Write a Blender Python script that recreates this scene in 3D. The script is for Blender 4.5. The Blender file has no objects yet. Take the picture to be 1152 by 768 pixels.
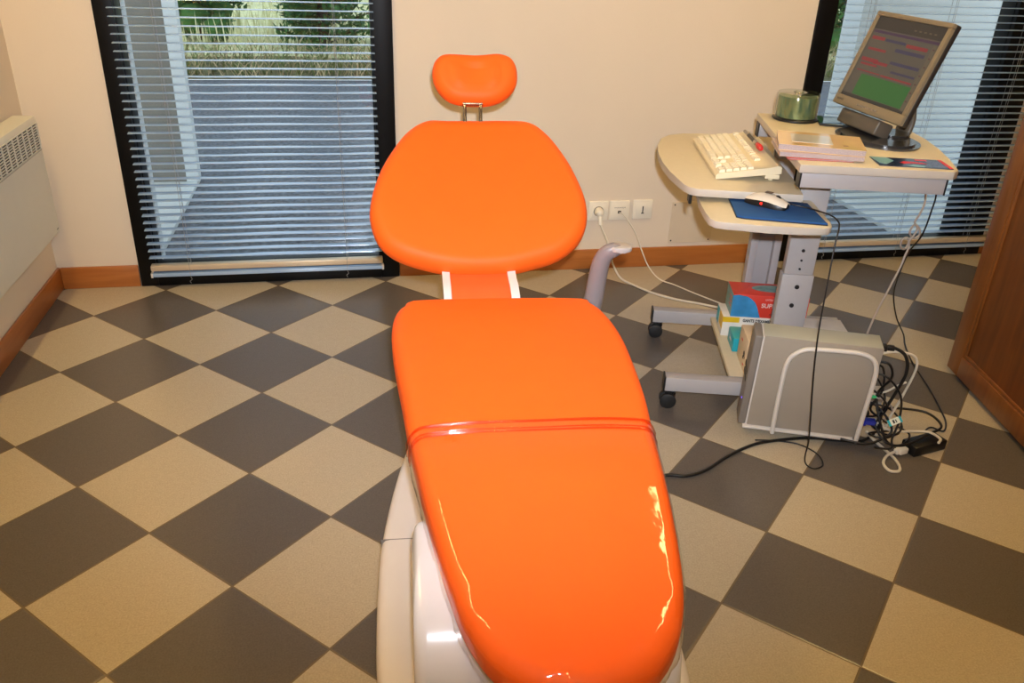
import bpy, bmesh, math, random
from mathutils import Vector, Matrix
random.seed(7)
S = bpy.context.scene
COL = S.collection
PI = math.pi

# ------------------------------------------------------------------ helpers
def lin(c):
    return tuple((v/12.92 if v <= .04045 else ((v+.055)/1.055)**2.4) for v in [x/255 for x in c]) + (1,)

def N(t, kind, **kw):
    n = t.nodes.new(kind)
    for k, v in kw.items():
        if k.startswith('i_'):
            n.inputs[k[2:].replace('_', ' ')].default_value = v
        else:
            setattr(n, k, v)
    return n

def mat(name, col, rough=.5, metal=0, coat=0, var=.06, scale=20, bump=0, bscale=200, spec=.5, trans=0):
    m = bpy.data.materials.new(name); m.use_nodes = True
    t = m.node_tree; b = t.nodes['Principled BSDF']; L = t.links
    b.inputs['Roughness'].default_value = rough
    b.inputs['Metallic'].default_value = metal
    b.inputs['Coat Weight'].default_value = coat
    b.inputs['Coat Roughness'].default_value = .08
    b.inputs['Specular IOR Level'].default_value = spec
    b.inputs['Transmission Weight'].default_value = trans
    tc = N(t, 'ShaderNodeTexCoord')
    nz = N(t, 'ShaderNodeTexNoise'); nz.inputs['Scale'].default_value = scale; nz.inputs['Detail'].default_value = 4
    L.new(tc.outputs['Object'], nz.inputs['Vector'])
    r = N(t, 'ShaderNodeValToRGB'); c = lin(col)
    r.color_ramp.elements[0].position = .3; r.color_ramp.elements[1].position = .7
    r.color_ramp.elements[0].color = tuple(v*(1-var) for v in c[:3]) + (1,)
    r.color_ramp.elements[1].color = tuple(min(1, v*(1+var)) for v in c[:3]) + (1,)
    L.new(nz.outputs['Fac'], r.inputs['Fac']); L.new(r.outputs['Color'], b.inputs['Base Color'])
    if bump:
        n2 = N(t, 'ShaderNodeTexNoise'); n2.inputs['Scale'].default_value = bscale; n2.inputs['Detail'].default_value = 3
        L.new(tc.outputs['Object'], n2.inputs['Vector'])
        bp = N(t, 'ShaderNodeBump'); bp.inputs['Strength'].default_value = bump; bp.inputs['Distance'].default_value = .002
        L.new(n2.outputs['Fac'], bp.inputs['Height']); L.new(bp.outputs['Normal'], b.inputs['Normal'])
    return m

def emis(name, col, st):
    m = bpy.data.materials.new(name); m.use_nodes = True; t = m.node_tree
    t.nodes.remove(t.nodes['Principled BSDF'])
    e = N(t, 'ShaderNodeEmission'); e.inputs['Color'].default_value = lin(col); e.inputs['Strength'].default_value = st
    t.links.new(e.outputs[0], t.nodes['Material Output'].inputs['Surface'])
    return m

def clear(name, tint=(255, 255, 255), rough=.03, gl=1.0, ior=1.45, bump=0, bscale=30, base=0, dist=.004):
    m = bpy.data.materials.new(name); m.use_nodes = True; t = m.node_tree; L = t.links
    t.nodes.remove(t.nodes['Principled BSDF'])
    tr = N(t, 'ShaderNodeBsdfTransparent'); tr.inputs['Color'].default_value = lin(tint)
    g = N(t, 'ShaderNodeBsdfGlossy'); g.inputs['Roughness'].default_value = rough
    f = N(t, 'ShaderNodeLayerWeight'); f.inputs['Blend'].default_value = .5
    pw = N(t, 'ShaderNodeMath', operation='POWER'); pw.inputs[1].default_value = 4.0; L.new(f.outputs['Facing'], pw.inputs[0])
    mu = N(t, 'ShaderNodeMath', operation='MULTIPLY_ADD'); mu.inputs[1].default_value = gl*.9; mu.inputs[2].default_value = base+.04
    mx = N(t, 'ShaderNodeMixShader')
    L.new(pw.outputs[0], mu.inputs[0]); L.new(mu.outputs[0], mx.inputs[0]); L.new(tr.outputs[0], mx.inputs[1]); L.new(g.outputs[0], mx.inputs[2])
    L.new(mx.outputs[0], t.nodes['Material Output'].inputs['Surface'])
    if bump:
        tc = N(t, 'ShaderNodeTexCoord'); nz = N(t, 'ShaderNodeTexNoise'); nz.inputs['Scale'].default_value = bscale; nz.inputs['Detail'].default_value = 3
        L.new(tc.outputs['Object'], nz.inputs['Vector'])
        bp = N(t, 'ShaderNodeBump'); bp.inputs['Strength'].default_value = bump; bp.inputs['Distance'].default_value = dist
        L.new(nz.outputs['Fac'], bp.inputs['Height']); L.new(bp.outputs['Normal'], g.inputs['Normal']); L.new(bp.outputs['Normal'], f.inputs['Normal'])
    return m

def empty(name, loc, rz=0, label=None, cat=None, group=None):
    o = bpy.data.objects.new(name, None); COL.objects.link(o); o.location = loc; o.rotation_euler = (0, 0, rz)
    o.empty_display_size = .05
    return tag(o, label, cat, group)

def tag(o, label=None, cat=None, group=None, kind=None):
    if label: o['label'] = label
    if cat: o['category'] = cat
    if group: o['group'] = group
    if kind: o['kind'] = kind
    return o

def obj(name, bm, m, parent=None, smooth=None, loc=None, rot=None):
    me = bpy.data.meshes.new(name)
    bmesh.ops.recalc_face_normals(bm, faces=bm.faces)
    bm.to_mesh(me); bm.free()
    ms = m if isinstance(m, (list, tuple)) else [m]
    for x in ms: me.materials.append(x)
    if smooth is not None:
        for p in me.polygons: p.use_smooth = True
        if smooth < 180: me.set_sharp_from_angle(angle=math.radians(smooth))
    o = bpy.data.objects.new(name, me); COL.objects.link(o)
    if parent: o.parent = parent
    if loc: o.location = loc
    if rot: o.rotation_euler = rot
    return o

def BM(): return bmesh.new()

def setmat(bm, geom_before, idx):
    for f in list(bm.faces)[geom_before:]: f.material_index = idx

def box(bm, x0, x1, y0, y1, z0, z1, bev=0, M=None, seg=2, mi=0):
    b = BM()
    vs = [b.verts.new((x, y, z)) for x in (x0, x1) for y in (y0, y1) for z in (z0, z1)]
    for f in ((0, 1, 3, 2), (4, 6, 7, 5), (0, 4, 5, 1), (2, 3, 7, 6), (0, 2, 6, 4), (1, 5, 7, 3)):
        b.faces.new([vs[i] for i in f])
    if bev: bmesh.ops.bevel(b, geom=list(b.edges), offset=bev, segments=seg, profile=.5, affect='EDGES')
    return merge(bm, b, M, mi)

def merge(bm, b, M=None, mi=0):
    vm = {}
    for v in b.verts: vm[v] = bm.verts.new(M @ v.co if M else v.co)
    for f in b.faces:
        try:
            nf = bm.faces.new([vm[v] for v in f.verts]); nf.material_index = mi or f.material_index
        except ValueError: pass
    b.free(); return bm

def prism(bm, pts, z0, z1, bev=0, M=None, seg=2, mi=0):
    b = BM()
    lo = [b.verts.new((x, y, z0)) for x, y in pts]; hi = [b.verts.new((x, y, z1)) for x, y in pts]
    n = len(pts)
    b.faces.new(lo[::-1]); b.faces.new(hi)
    for i in range(n): b.faces.new((lo[i], lo[(i+1) % n], hi[(i+1) % n], hi[i]))
    if bev:
        es = [e for e in b.edges if abs(e.verts[0].co.z-e.verts[1].co.z) < 1e-6]
        bmesh.ops.bevel(b, geom=es, offset=bev, segments=seg, profile=.5, affect='EDGES')
    return merge(bm, b, M, mi)

def lathe(bm, prof, n=32, M=None, mi=0):
    b = BM(); rings = []
    for r, z in prof:
        if r < 1e-6: rings.append([b.verts.new((0, 0, z))])
        else: rings.append([b.verts.new((r*math.cos(2*PI*k/n), r*math.sin(2*PI*k/n), z)) for k in range(n)])
    for a, c in zip(rings, rings[1:]):
        for k in range(n):
            k2 = (k+1) % n
            if len(a) == 1 and len(c) == 1: continue
            if len(a) == 1: b.faces.new((a[0], c[k2], c[k]))
            elif len(c) == 1: b.faces.new((a[k], a[k2], c[0]))
            else: b.faces.new((a[k], a[k2], c[k2], c[k]))
    return merge(bm, b, M, mi)

def catmull(pts, n=8, closed=False):
    P = [Vector(p) for p in pts]; out = []
    m = len(P); rng = range(m if closed else m-1)
    for i in rng:
        if closed: a, b, c, d = P[(i-1) % m], P[i], P[(i+1) % m], P[(i+2) % m]
        else: a, b, c, d = P[max(i-1, 0)], P[i], P[i+1], P[min(i+2, m-1)]
        for k in range(n):
            t = k/n
            out.append(.5*((2*b)+(c-a)*t+(2*a-5*b+4*c-d)*t*t+(3*b-a-3*c+d)*t**3))
    if not closed: out.append(P[-1])
    return out

def tube(bm, pts, r, n=8, sm=6, ry=None, mi=0, cap=True):
    P = catmull(pts, sm) if sm else [Vector(p) for p in pts]
    Q = [P[0]]
    for p in P[1:]:
        if (p-Q[-1]).length > 1e-5: Q.append(p)
    P = Q; rings = []; prev = None
    for i, p in enumerate(P):
        d = (P[min(i+1, len(P)-1)]-P[max(i-1, 0)]).normalized()
        if prev is None:
            u = d.orthogonal().normalized()
            if abs(d.z) > .9: u = Vector((1, 0, 0)) - d*d.x; u.normalize()
        else: u = (prev - d*prev.dot(d)).normalized()
        prev = u; v = d.cross(u)
        rr = r(i/(len(P)-1)) if callable(r) else r
        rings.append([bm.verts.new(p+u*rr*math.cos(2*PI*k/n)+v*(rr*(ry or 1))*math.sin(2*PI*k/n)) for k in range(n)])
    for a, b in zip(rings, rings[1:]):
        for k in range(n):
            f = bm.faces.new((a[k], a[(k+1) % n], b[(k+1) % n], b[k])); f.material_index = mi
    if cap:
        for rg in (rings[0][::-1], rings[-1]):
            f = bm.faces.new(rg); f.material_index = mi
    return bm

def Rz(a): return Matrix.Rotation(a, 4, 'Z')
def Rx(a): return Matrix.Rotation(a, 4, 'X')
def Ry(a): return Matrix.Rotation(a, 4, 'Y')
def T(*a): return Matrix.Translation(Vector(a))

def rrect(x0, x1, y0, y1, r, n=5):
    out = []
    for cx, cy, a0 in ((x1-r, y1-r, 0), (x0+r, y1-r, 90), (x0+r, y0+r, 180), (x1-r, y0+r, 270)):
        for k in range(n+1):
            a = math.radians(a0+90*k/n); out.append((cx+r*math.cos(a), cy+r*math.sin(a)))
    return out

def text(name, s, size, m, parent, M, ext=.0002, sx=1.0, bold=0):
    cu = bpy.data.curves.new(name, 'FONT'); cu.body = s; cu.size = size; cu.offset = bold; cu.extrude = ext; cu.align_x = 'CENTER'; cu.align_y = 'CENTER'
    tmp = bpy.data.objects.new('tmp', cu); COL.objects.link(tmp)
    bpy.context.view_layer.update()
    dg = bpy.context.evaluated_depsgraph_get()
    me = bpy.data.meshes.new_from_object(tmp.evaluated_get(dg))
    me.transform(M @ Matrix.Diagonal((sx, 1, 1, 1)))
    bpy.data.objects.remove(tmp)
    me.materials.clear(); me.materials.append(m)
    o = bpy.data.objects.new(name, me); COL.objects.link(o); o.parent = parent
    return o

# ------------------------------------------------------------------ materials
ORANGE = mat('orange_vinyl', (253, 104, 25), .58, coat=0, spec=.32, var=.015, bump=.05, bscale=900)
ORANGE2 = mat('orange_plastic', (246, 100, 46), .35, var=.02)
WHITEPL = mat('white_plastic', (222, 222, 230), .22, coat=.5, var=.015)
GREYWH = mat('grey_white_plastic', (214, 208, 200), .4, var=.02)
ARMGREY = mat('armrest_grey', (132, 124, 126), .4, var=.02)
STEEL = mat('polished_steel', (170, 165, 160), .15, metal=1, var=.02)
BLACK = mat('black_plastic', (18, 18, 19), .4, var=.1)
RUBBER = mat('black_rubber', (26, 25, 25), .6, var=.1)
BLKMET = mat('black_frame_metal', (4, 4, 5), .45, var=.1, spec=.25)
LAMW = mat('laminate_beige', (208, 196, 168), .42, var=.02, scale=60)
EDGE = mat('laminate_edge', (190, 182, 170), .5, var=.02)
CARTM = mat('cart_grey_metal', (172, 168, 168), .4, var=.015)
BEIGEPL = mat('beige_plastic', (226, 214, 182), .45, var=.02)
KEYM = mat('keycap_cream', (234, 224, 196), .45, var=.02)
KEYD = mat('key_gap_shade', (150, 140, 116), .45, var=.02)
PCGREY = mat('computer_beige_grey', (158, 149, 136), .4, var=.015, bump=.04, bscale=1500)
PCBEZ = mat('computer_bezel', (130, 122, 114), .45, var=.02)
PCTOP = mat('computer_lid', (172, 172, 158), .3, var=.015)
MONB = mat('monitor_bezel', (130, 117, 92), .4, var=.02)
MONN = mat('monitor_stand', (92, 84, 72), .4, var=.02)
MONG = mat('monitor_base_glossy', (60, 60, 62), .2, coat=.7, var=.03)
WOOD = None
RED = mat('red_plastic', (214, 30, 24), .35, var=.03)
BLUEPAD = mat('blue_foam', (22, 78, 140), .85, var=.05, scale=300)
WCABLE = mat('white_cable_sheath', (214, 206, 188), .45, var=.03)
GCABLE = mat('grey_cable_sheath', (168, 158, 150), .45, var=.03)
OUTW = mat('switch_plate_white', (240, 232, 214), .35, var=.01)
DARK = mat('dark_hole', (14, 12, 12), .7)
RADW = mat('radiator_enamel', (214, 212, 200), .35, var=.01)
SLAT = mat('aluminium_slat', (174, 202, 234), .16, metal=.2, var=.01, spec=.9)
RAILM = mat('champagne_rail', (214, 196, 168), .3, metal=.25, var=.02)
CORDM = mat('blind_cord', (150, 150, 148), .7)
GLASS = clear('window_glass', (251, 253, 253), .0, 1.0, 1.45)

def wallmat(name, c):
    return mat(name, c, .85, var=.012, scale=4, bump=.25, bscale=260)
WALL = wallmat('wall_paper_cream', (224, 210, 190))
CEIL = wallmat('ceiling_paint', (232, 226, 210))

def woodmat(name, c1, c2, ax=0):
    m = bpy.data.materials.new(name); m.use_nodes = True; t = m.node_tree; b = t.nodes['Principled BSDF']; L = t.links
    b.inputs['Roughness'].default_value = .38; b.inputs['Coat Weight'].default_value = .15
    tc = N(t, 'ShaderNodeTexCoord'); mp = N(t, 'ShaderNodeMapping')
    sc = [14, 14, 14]; sc[ax] = 1.2; mp.inputs['Scale'].default_value = sc
    nz = N(t, 'ShaderNodeTexNoise'); nz.inputs['Scale'].default_value = 3; nz.inputs['Detail'].default_value = 8; nz.inputs['Distortion'].default_value = .6
    r = N(t, 'ShaderNodeValToRGB'); r.color_ramp.elements[0].position = .3; r.color_ramp.elements[1].position = .72
    r.color_ramp.elements[0].color = lin(c1); r.color_ramp.elements[1].color = lin(c2)
    L.new(tc.outputs['Object'], mp.inputs['Vector']); L.new(mp.outputs[0], nz.inputs['Vector']); L.new(nz.outputs['Fac'], r.inputs['Fac']); L.new(r.outputs[0], b.inputs['Base Color'])
    return m
BASEW = woodmat('baseboard_wood', (164, 96, 42), (182, 112, 52), 0)
BASEWY = woodmat('baseboard_wood_side', (164, 96, 42), (182, 112, 52), 1)
WOOD = woodmat('cabinet_wood', (124, 72, 28), (150, 90, 38), 2)
WOODP = woodmat('cabinet_panel_wood', (106, 56, 18), (130, 72, 24), 2)

def floormat():
    m = bpy.data.materials.new('checker_tiles'); m.use_nodes = True; t = m.node_tree; b = t.nodes['Principled BSDF']; L = t.links
    tc = N(t, 'ShaderNodeTexCoord'); sp = N(t, 'ShaderNodeSeparateXYZ'); L.new(tc.outputs['Object'], sp.inputs[0])
    def M(op, a, bb=None, c=None):
        n = N(t, 'ShaderNodeMath', operation=op)
        for k, v in enumerate((a, bb, c)):
            if v is None: continue
            if isinstance(v, (int, float)): n.inputs[k].default_value = v
            else: L.new(v, n.inputs[k])
        return n.outputs[0]
    k = math.sqrt(.5)/.3
    i = M('MULTIPLY', M('SUBTRACT', sp.outputs[0], sp.outputs[1]), k)
    j = M('MULTIPLY', M('ADD', sp.outputs[0], sp.outputs[1]), k)
    fi, fj = M('FLOOR', i), M('FLOOR', j)
    par = M('ABSOLUTE', M('MODULO', M('ADD', fi, fj), 2.0))          # 0 dark, 1 light
    def edge(x): # distance to nearest integer
        fr = M('SUBTRACT', x, M('FLOOR', x)); return M('MINIMUM', fr, M('SUBTRACT', 1.0, fr))
    e = M('MINIMUM', edge(i), edge(j))
    gr = M('LESS_THAN', e, .0075)
    cmb = N(t, 'ShaderNodeCombineXYZ'); L.new(fi, cmb.inputs[0]); L.new(fj, cmb.inputs[1])
    wn = N(t, 'ShaderNodeTexWhiteNoise'); wn.noise_dimensions = '3D'; L.new(cmb.outputs[0], wn.inputs['Vector'])
    nz = N(t, 'ShaderNodeTexNoise'); nz.inputs['Scale'].default_value = 260; nz.inputs['Detail'].default_value = 4; L.new(tc.outputs['Object'], nz.inputs['Vector'])
    nz2 = N(t, 'ShaderNodeTexNoise'); nz2.inputs['Scale'].default_value = 60; nz2.inputs['Detail'].default_value = 3; L.new(tc.outputs['Object'], nz2.inputs['Vector'])
    mx = N(t, 'ShaderNodeMix', data_type='RGBA'); L.new(par, mx.inputs[0])
    mx.inputs[6].default_value = lin(FLOORD); mx.inputs[7].default_value = lin(FLOORL)
    vv = M('ADD', M('MULTIPLY_ADD', nz.outputs['Fac'], .60, .59), M('MULTIPLY_ADD', wn.outputs['Value'], .07, M('MULTIPLY', nz2.outputs['Fac'], .14)))
    hs = N(t, 'ShaderNodeVectorMath', operation='SCALE'); L.new(mx.outputs[2], hs.inputs[0]); L.new(vv, hs.inputs['Scale'])
    mg = N(t, 'ShaderNodeMix', data_type='RGBA'); L.new(gr, mg.inputs[0]); L.new(hs.outputs[0], mg.inputs[6]); mg.inputs[7].default_value = lin((112, 98, 78))
    L.new(mg.outputs[2], b.inputs['Base Color'])
    b.inputs['Roughness'].default_value = .27; b.inputs['Specular IOR Level'].default_value = .45
    h = M('MINIMUM', M('MULTIPLY', e, 60.0), 1.0)
    bp = N(t, 'ShaderNodeBump'); bp.inputs['Strength'].default_value = .35; bp.inputs['Distance'].default_value = .002
    L.new(M('ADD', h, M('MULTIPLY', nz.outputs['Fac'], .12)), bp.inputs['Height']); L.new(bp.outputs[0], b.inputs['Normal'])
    return m
FLOORD = (98, 91, 85); FLOORL = (184, 172, 150)
FLOOR = floormat()

# ------------------------------------------------------------------ room shell
YW = 1.12; XL = -.18; XR = 4.4; YB = -3.6; H = 2.5; WT = .22
W1 = (.115, 1.12); W2 = (2.785, 3.835); WTOP = 2.15
def struct(name, bm, m, smooth=None):
    return tag(obj(name, bm, m, smooth=smooth), kind='structure')
struct('floor', box(BM(), XL-.2, XR+.2, YB-.2, YW+WT, -.1, 0), FLOOR)
struct('ceiling', box(BM(), XL-.2, XR+.2, YB-.2, YW+WT, H, H+.15), CEIL)
b = BM()
for x0, x1, z0 in ((XL-.2, W1[0], 0), (W1[1], W2[0], 0), (W2[1], XR+.2, 0), (W1[0], W1[1], WTOP), (W2[0], W2[1], WTOP)):
    box(b, x0, x1, YW, YW+WT, z0, H)
struct('wall_back', b, WALL)
struct('wall_left', box(BM(), XL-.2, XL, YB-.2, YW, 0, H), WALL)
struct('wall_right', box(BM(), XR, XR+.2, YB-.2, YW, 0, H), WALL)
struct('wall_front', box(BM(), XL, XR, YB-.2, YB, 0, H), WALL)
def bboard(name, x0, x1, y0, y1, m):
    b = BM(); box(b, x0, x1, y0, y1, 0, .088, .004); struct(name, b, m, 30)
bboard('baseboard_back', XL+.012, W1[0]-.002, YW-.012, YW-.0005, BASEW)
bboard('baseboard_back_middle', W1[1]+.002, W2[0]-.002, YW-.012, YW-.0005, BASEW)
bboard('baseboard_back_right', W2[1]+.002, XR-.012, YW-.012, YW-.0005, BASEW)
bboard('baseboard_left', XL+.0005, XL+.012, YB, YW-.0005, BASEWY)
bboard('baseboard_right', XR-.012, XR-.0005, YB, YW-.0005, BASEWY)

# windows: black frame, glass pane
def window(name, x0, x1, gl, gr, zb):
    y0, y1 = YW-.012, YW+.08
    b = BM()
    box(b, x0, gl, y0, y1, 0, WTOP, .003); box(b, gr, x1, y0, y1, 0, WTOP, .003)
    box(b, gl-.001, gr+.001, y0, y1, 0, zb, .003); box(b, gl-.001, gr+.001, y0, y1, WTOP-.08, WTOP, .003)
    # rebates giving the frame its stepped look
    box(b, gl-.03, gl+.004, y0+.02, y1+.01, .01, WTOP-.01, .002); box(b, gr-.004, gr+.03, y0+.02, y1+.01, .01, WTOP-.01, .002)
    o = struct(name, b, BLKMET, 30)
    p = obj('pane', box(BM(), gl, gr, YW+.045, YW+.051, zb, WTOP-.08), GLASS, o)
    return o
window('window_1', W1[0], W1[1], .180, 1.045, .075)
window('window_2', W2[0], W2[1], 2.865, 3.68, .085)

# blinds
def blind(x0, x1, cords, zst, label):
    r = empty('venetian_blind', ((x0+x1)/2, YW-.035, 0), 0, label, 'blind', 'venetian blinds at the windows')
    w = (x1-x0)/2
    b = BM(); z = zst; sw = .034
    while z < WTOP-.09:
        # shallow curved slat, slightly tipped towards the room
        a = math.radians(0); th = .0009
        prev = None
        n = 4; rows = []
        for k in range(n+1):
            s = (k/n-.5); y = s*sw; zz = .0022*(1-(2*s)**2)
            yy = y*math.cos(a); z2 = zz + y*math.sin(a)
            rows.append((yy, z2))
        top = [[b.verts.new((xx, yy, z+z2+th)) for xx in (-w, w)] for yy, z2 in rows]
        bot = [[b.verts.new((xx, yy, z+z2)) for xx in (-w, w)] for yy, z2 in rows]
        for k in range(n):
            b.faces.new((top[k][0], top[k][1], top[k+1][1], top[k+1][0])); b.faces.new((bot[k][0], bot[k+1][0], bot[k+1][1], bot[k][1]))
        for A in ((top[0], bot[0]), (top[n], bot[n])): b.faces.new((A[0][0], A[1][0], A[1][1], A[0][1]))
        for e in (0, 1):
            b.faces.new([top[k][e] for k in range(n+1)]+[bot[k][e] for k in range(n, -1, -1)])
        tube(b, [(-w, -sw/2, z+.0004), (w, -sw/2, z+.0004)], .0007, 8, 0)
        z += .028
    obj('slats', b, SLAT, r, smooth=35)
    b = BM(); box(b, -w, w, -.017, .017, zst-.052, zst-.030, .003); obj('stacked_slats', b, RAILM, r, smooth=40)['label'] = 'thick beige bundle of closed slats'
    b = BM(); box(b, -w, w, -.014, .014, zst-.078, zst-.063, .003)
    rl = obj('bottom_rail', b, SLAT, r, smooth=40)
    for sx in (-1, 1): obj('rail_cap', box(BM(), sx*w-.004, sx*w+.004, -.0155, .0155, zst-.080, zst-.061, .002), GREYWH, rl)
    obj('head_rail', box(BM(), -w, w, -.02, .02, WTOP-.085, WTOP-.045, .002), RAILM, r)
    for cx in cords:
        b = BM()
        for dy in (-.0185, .0185):
            tube(b, [(cx, dy, zst-.075), (cx, dy, WTOP-.06)], .0008, 5, 0)
        tube(b, [(cx+.006, .0, zst-.075), (cx+.006, 0, WTOP-.06)], .0009, 5, 0)
        tube(b, [(cx, -.0185, zst-.078), (cx+.004, -.02, zst-.088), (cx-.004, -.021, zst-.095), (cx, -.021, zst-.104)], .0009, 5)
        obj('ladder_cord', b, CORDM, r)
    # bright band by the right-hand cord is reflection only; no ladder tape is built
    return r
blind(.168, 1.052, (-.30, .300), .128, 'venetian blind with thin pale slats over the left window')
blind(2.885, 3.838, (-.36, .0, .36), .128, 'venetian blind with pale slats over the right window behind the monitor')

# ------------------------------------------------------------------ outside
ASPH = mat('asphalt', (92, 98, 106), .9, var=.5, scale=45, bump=.9, bscale=110)
CONC = mat('pale_concrete', (205, 214, 214), .8, var=.04, scale=30, bump=.2)
GREYP = mat('grey_render', (132, 130, 122), .85, var=.04, scale=12)
WPOST = mat('white_post_paint', (222, 230, 232), .6, var=.02)
GRASSG = mat('dry_meadow', (204, 206, 158), .95, var=.25, scale=6)
VERGE = mat('weedy_verge', (92, 92, 62), .95, var=.5, scale=14)
BLADE = mat('pale_dry_grass', (226, 224, 180), .8, var=.2, scale=1.5)
BLADE2 = mat('verge_weed', (104, 120, 66), .8, var=.5, scale=3)
BLADE3 = mat('straw_stalk', (200, 180, 140), .8, var=.3, scale=3)
FOL = mat('conifer_green', (58, 104, 46), .8, var=.45, scale=5)
BARK = mat('bark', (66, 52, 40), .9, var=.3)
struct('asphalt_yard', box(BM(), -12, 16, YW+WT, 5.75, -.12, -.004), ASPH)
b = BM()
# meadow surface: gentle mesh beyond the kerb
nx, ny = 40, 24; vs = []
for jx in range(ny+1):
    row = []
    for ix in range(nx+1):
        x = -14+32*ix/nx; y = 5.75+22*(jx/ny)**1.3
        h = .0 if jx == 0 else .04+.02*math.sin(x*2.1)+.03*math.sin(y*1.3+x)+.012*(y-6)
        row.append(b.verts.new((x, y, h)))
    vs.append(row)
for jx in range(ny):
    for ix in range(nx):
        f = b.faces.new((vs[jx][ix], vs[jx][ix+1], vs[jx+1][ix+1], vs[jx+1][ix])); f.material_index = 0 if jx > 1 else 1
struct('meadow_ground', b, [GRASSG, VERGE], 180)
struct('entrance_slab', box(BM(), -1.4, .135, YW+WT, 2.6, -.004, .02, .004), CONC)
struct('entrance_slab_right', box(BM(), 3.585, 5.6, YW+WT, 2.6, -.004, .02, .004), CONC)
struct('porch_wall', box(BM(), -1.4, .079, 2.50, 2.66, .02, 3.0, .003), GREYP)
struct('porch_post', box(BM(), .080, .145, 2.495, 2.57, .02, 3.0, .003), WPOST)
struct('porch_post_near', box(BM(), .128, .158, 1.345, 1.40, .02, 3.0, .002), WPOST)
struct('porch_wall_right', box(BM(), 3.62, 5.6, 2.13, 2.3, .02, 3.0, .003), WPOST)

def grass(name, m, n, xr, yr, hr, label, wd=.012, lean=.35):
    b = BM()
    for _ in range(n):
        x = random.uniform(*xr); y = yr[0]+(yr[1]-yr[0])*random.random()**1.6; h = random.uniform(*hr)
        a = random.uniform(0, PI); lx, ly = random.uniform(-lean, lean)*h, random.uniform(-lean, lean)*h
        dx, dy = math.cos(a)*wd/2, math.sin(a)*wd/2
        z0 = .02
        v = [b.verts.new(p) for p in ((x-dx, y-dy, z0), (x+dx, y+dy, z0), (x+lx*.4+dx*.7, y+ly*.4+dy*.7, z0+h*.6), (x+lx*.4-dx*.7, y+ly*.4-dy*.7, z0+h*.6), (x+lx, y+ly, z0+h))]
        b.faces.new((v[0], v[1], v[2], v[3])); b.faces.new((v[3], v[2], v[4]))
    o = obj(name, b, m); tag(o, label, 'grass', kind='stuff'); return o
grass('meadow_grass', BLADE, 6000, (-4, 11), (7.4, 16), (.15, .38), 'tall pale dry grass of the meadow beyond the yard', .02)
grass('verge_weeds', BLADE2, 5000, (-2.5, 9.5), (5.85, 7.3), (.05, .2), 'short green weeds along the edge of the asphalt', .014, .8)
grass('straw_stalks', BLADE3, 3600, (-2.5, 9.5), (5.75, 7.0), (.05, .28), 'dry straw stalks scattered on the verge', .008, 1.4)

def conifer(x, y, h, r, z0, label, dens=1.0):
    t = empty('conifer_tree', (x, y, .02), random.uniform(0, 6), label, 'tree', 'conifers in the meadow')
    b = BM(); tube(b, [(0, 0, 0), (.02, .01, h*.5), (0, 0, h*.97)], lambda s: .06*(1-s)+.008, 8, 6)
    obj('trunk', b, BARK, t, smooth=60)
    f = BM(); nb = int(64*dens)
    for k in range(nb):
        s = (k+.5)/nb; z = z0+(h-z0)*s; rr = r*(1-s)**.75*random.uniform(.7, 1.1)+.05; a = k*2.4+random.uniform(-.3, .3)
        tip = Vector((math.cos(a)*rr, math.sin(a)*rr, z+rr*.15)); base = Vector((0, 0, z-.05))
        tube(f, [base, (base+tip)/2+Vector((0, 0, -.03)), tip], .008, 4, 2, mi=1)
        for q in range(int(105*dens)):
            u = random.uniform(.2, 1)**.8; p = base.lerp(tip, u)
            sp = .30*rr*(1.15-u)+.04
            c = p+Vector((random.gauss(0, sp*.55), random.gauss(0, sp*.55), random.gauss(-.02, sp*.5)))
            s1 = random.uniform(.025, .065); d1 = Vector((random.uniform(-1, 1), random.uniform(-1, 1), random.uniform(-1, 1))).normalized(); d2 = d1.cross(Vector((random.uniform(-.5, .5), random.uniform(-.5, .5), 1))).normalized()
            v = [f.verts.new(c+d1*s1), f.verts.new(c+d2*s1*.35), f.verts.new(c-d1*s1), f.verts.new(c-d2*s1*.45)]
            f.faces.new(v)
    for q in range(46):
        s = random.random(); z = z0+(h-z0)*s*.95; rr = (r*(1-s)**.75)*.62; a = random.uniform(0, 2*PI); k_ = random.random()**.5
        g = bmesh.new(); bmesh.ops.create_icosphere(g, subdivisions=2, radius=random.uniform(.10, .19)*(1.1-.5*s))
        for v in g.verts: v.co = Vector((v.co.x*random.uniform(.8, 1.25), v.co.y*random.uniform(.8, 1.25), v.co.z*random.uniform(.7, 1.2)))
        merge(f, g, T(math.cos(a)*rr*k_, math.sin(a)*rr*k_, z))
    obj('foliage', f, [FOL, BARK], t)
conifer(.74, 7.5, 2.9, .56, .05, 'bushy green conifer seen through the middle of the left window', 1.1)
conifer(-.55, 8.0, 3.0, .40, .15, 'green conifer seen beside the white porch post, leftmost in the meadow', .9)
conifer(2.1, 8.6, 2.8, .45, .3, 'green conifer at the right edge of the left window', .8)
conifer(6.95, 7.7, 3.3, 1.15, .05, 'broad green conifer seen through the right window beside the monitor', 1.2)

# ------------------------------------------------------------------ radiator
r = empty('wall_radiator', (XL, .999, 0), 0, 'white electric panel radiator with slotted top grille on the left wall', 'radiator')
Lr = .95
b = BM()
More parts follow.
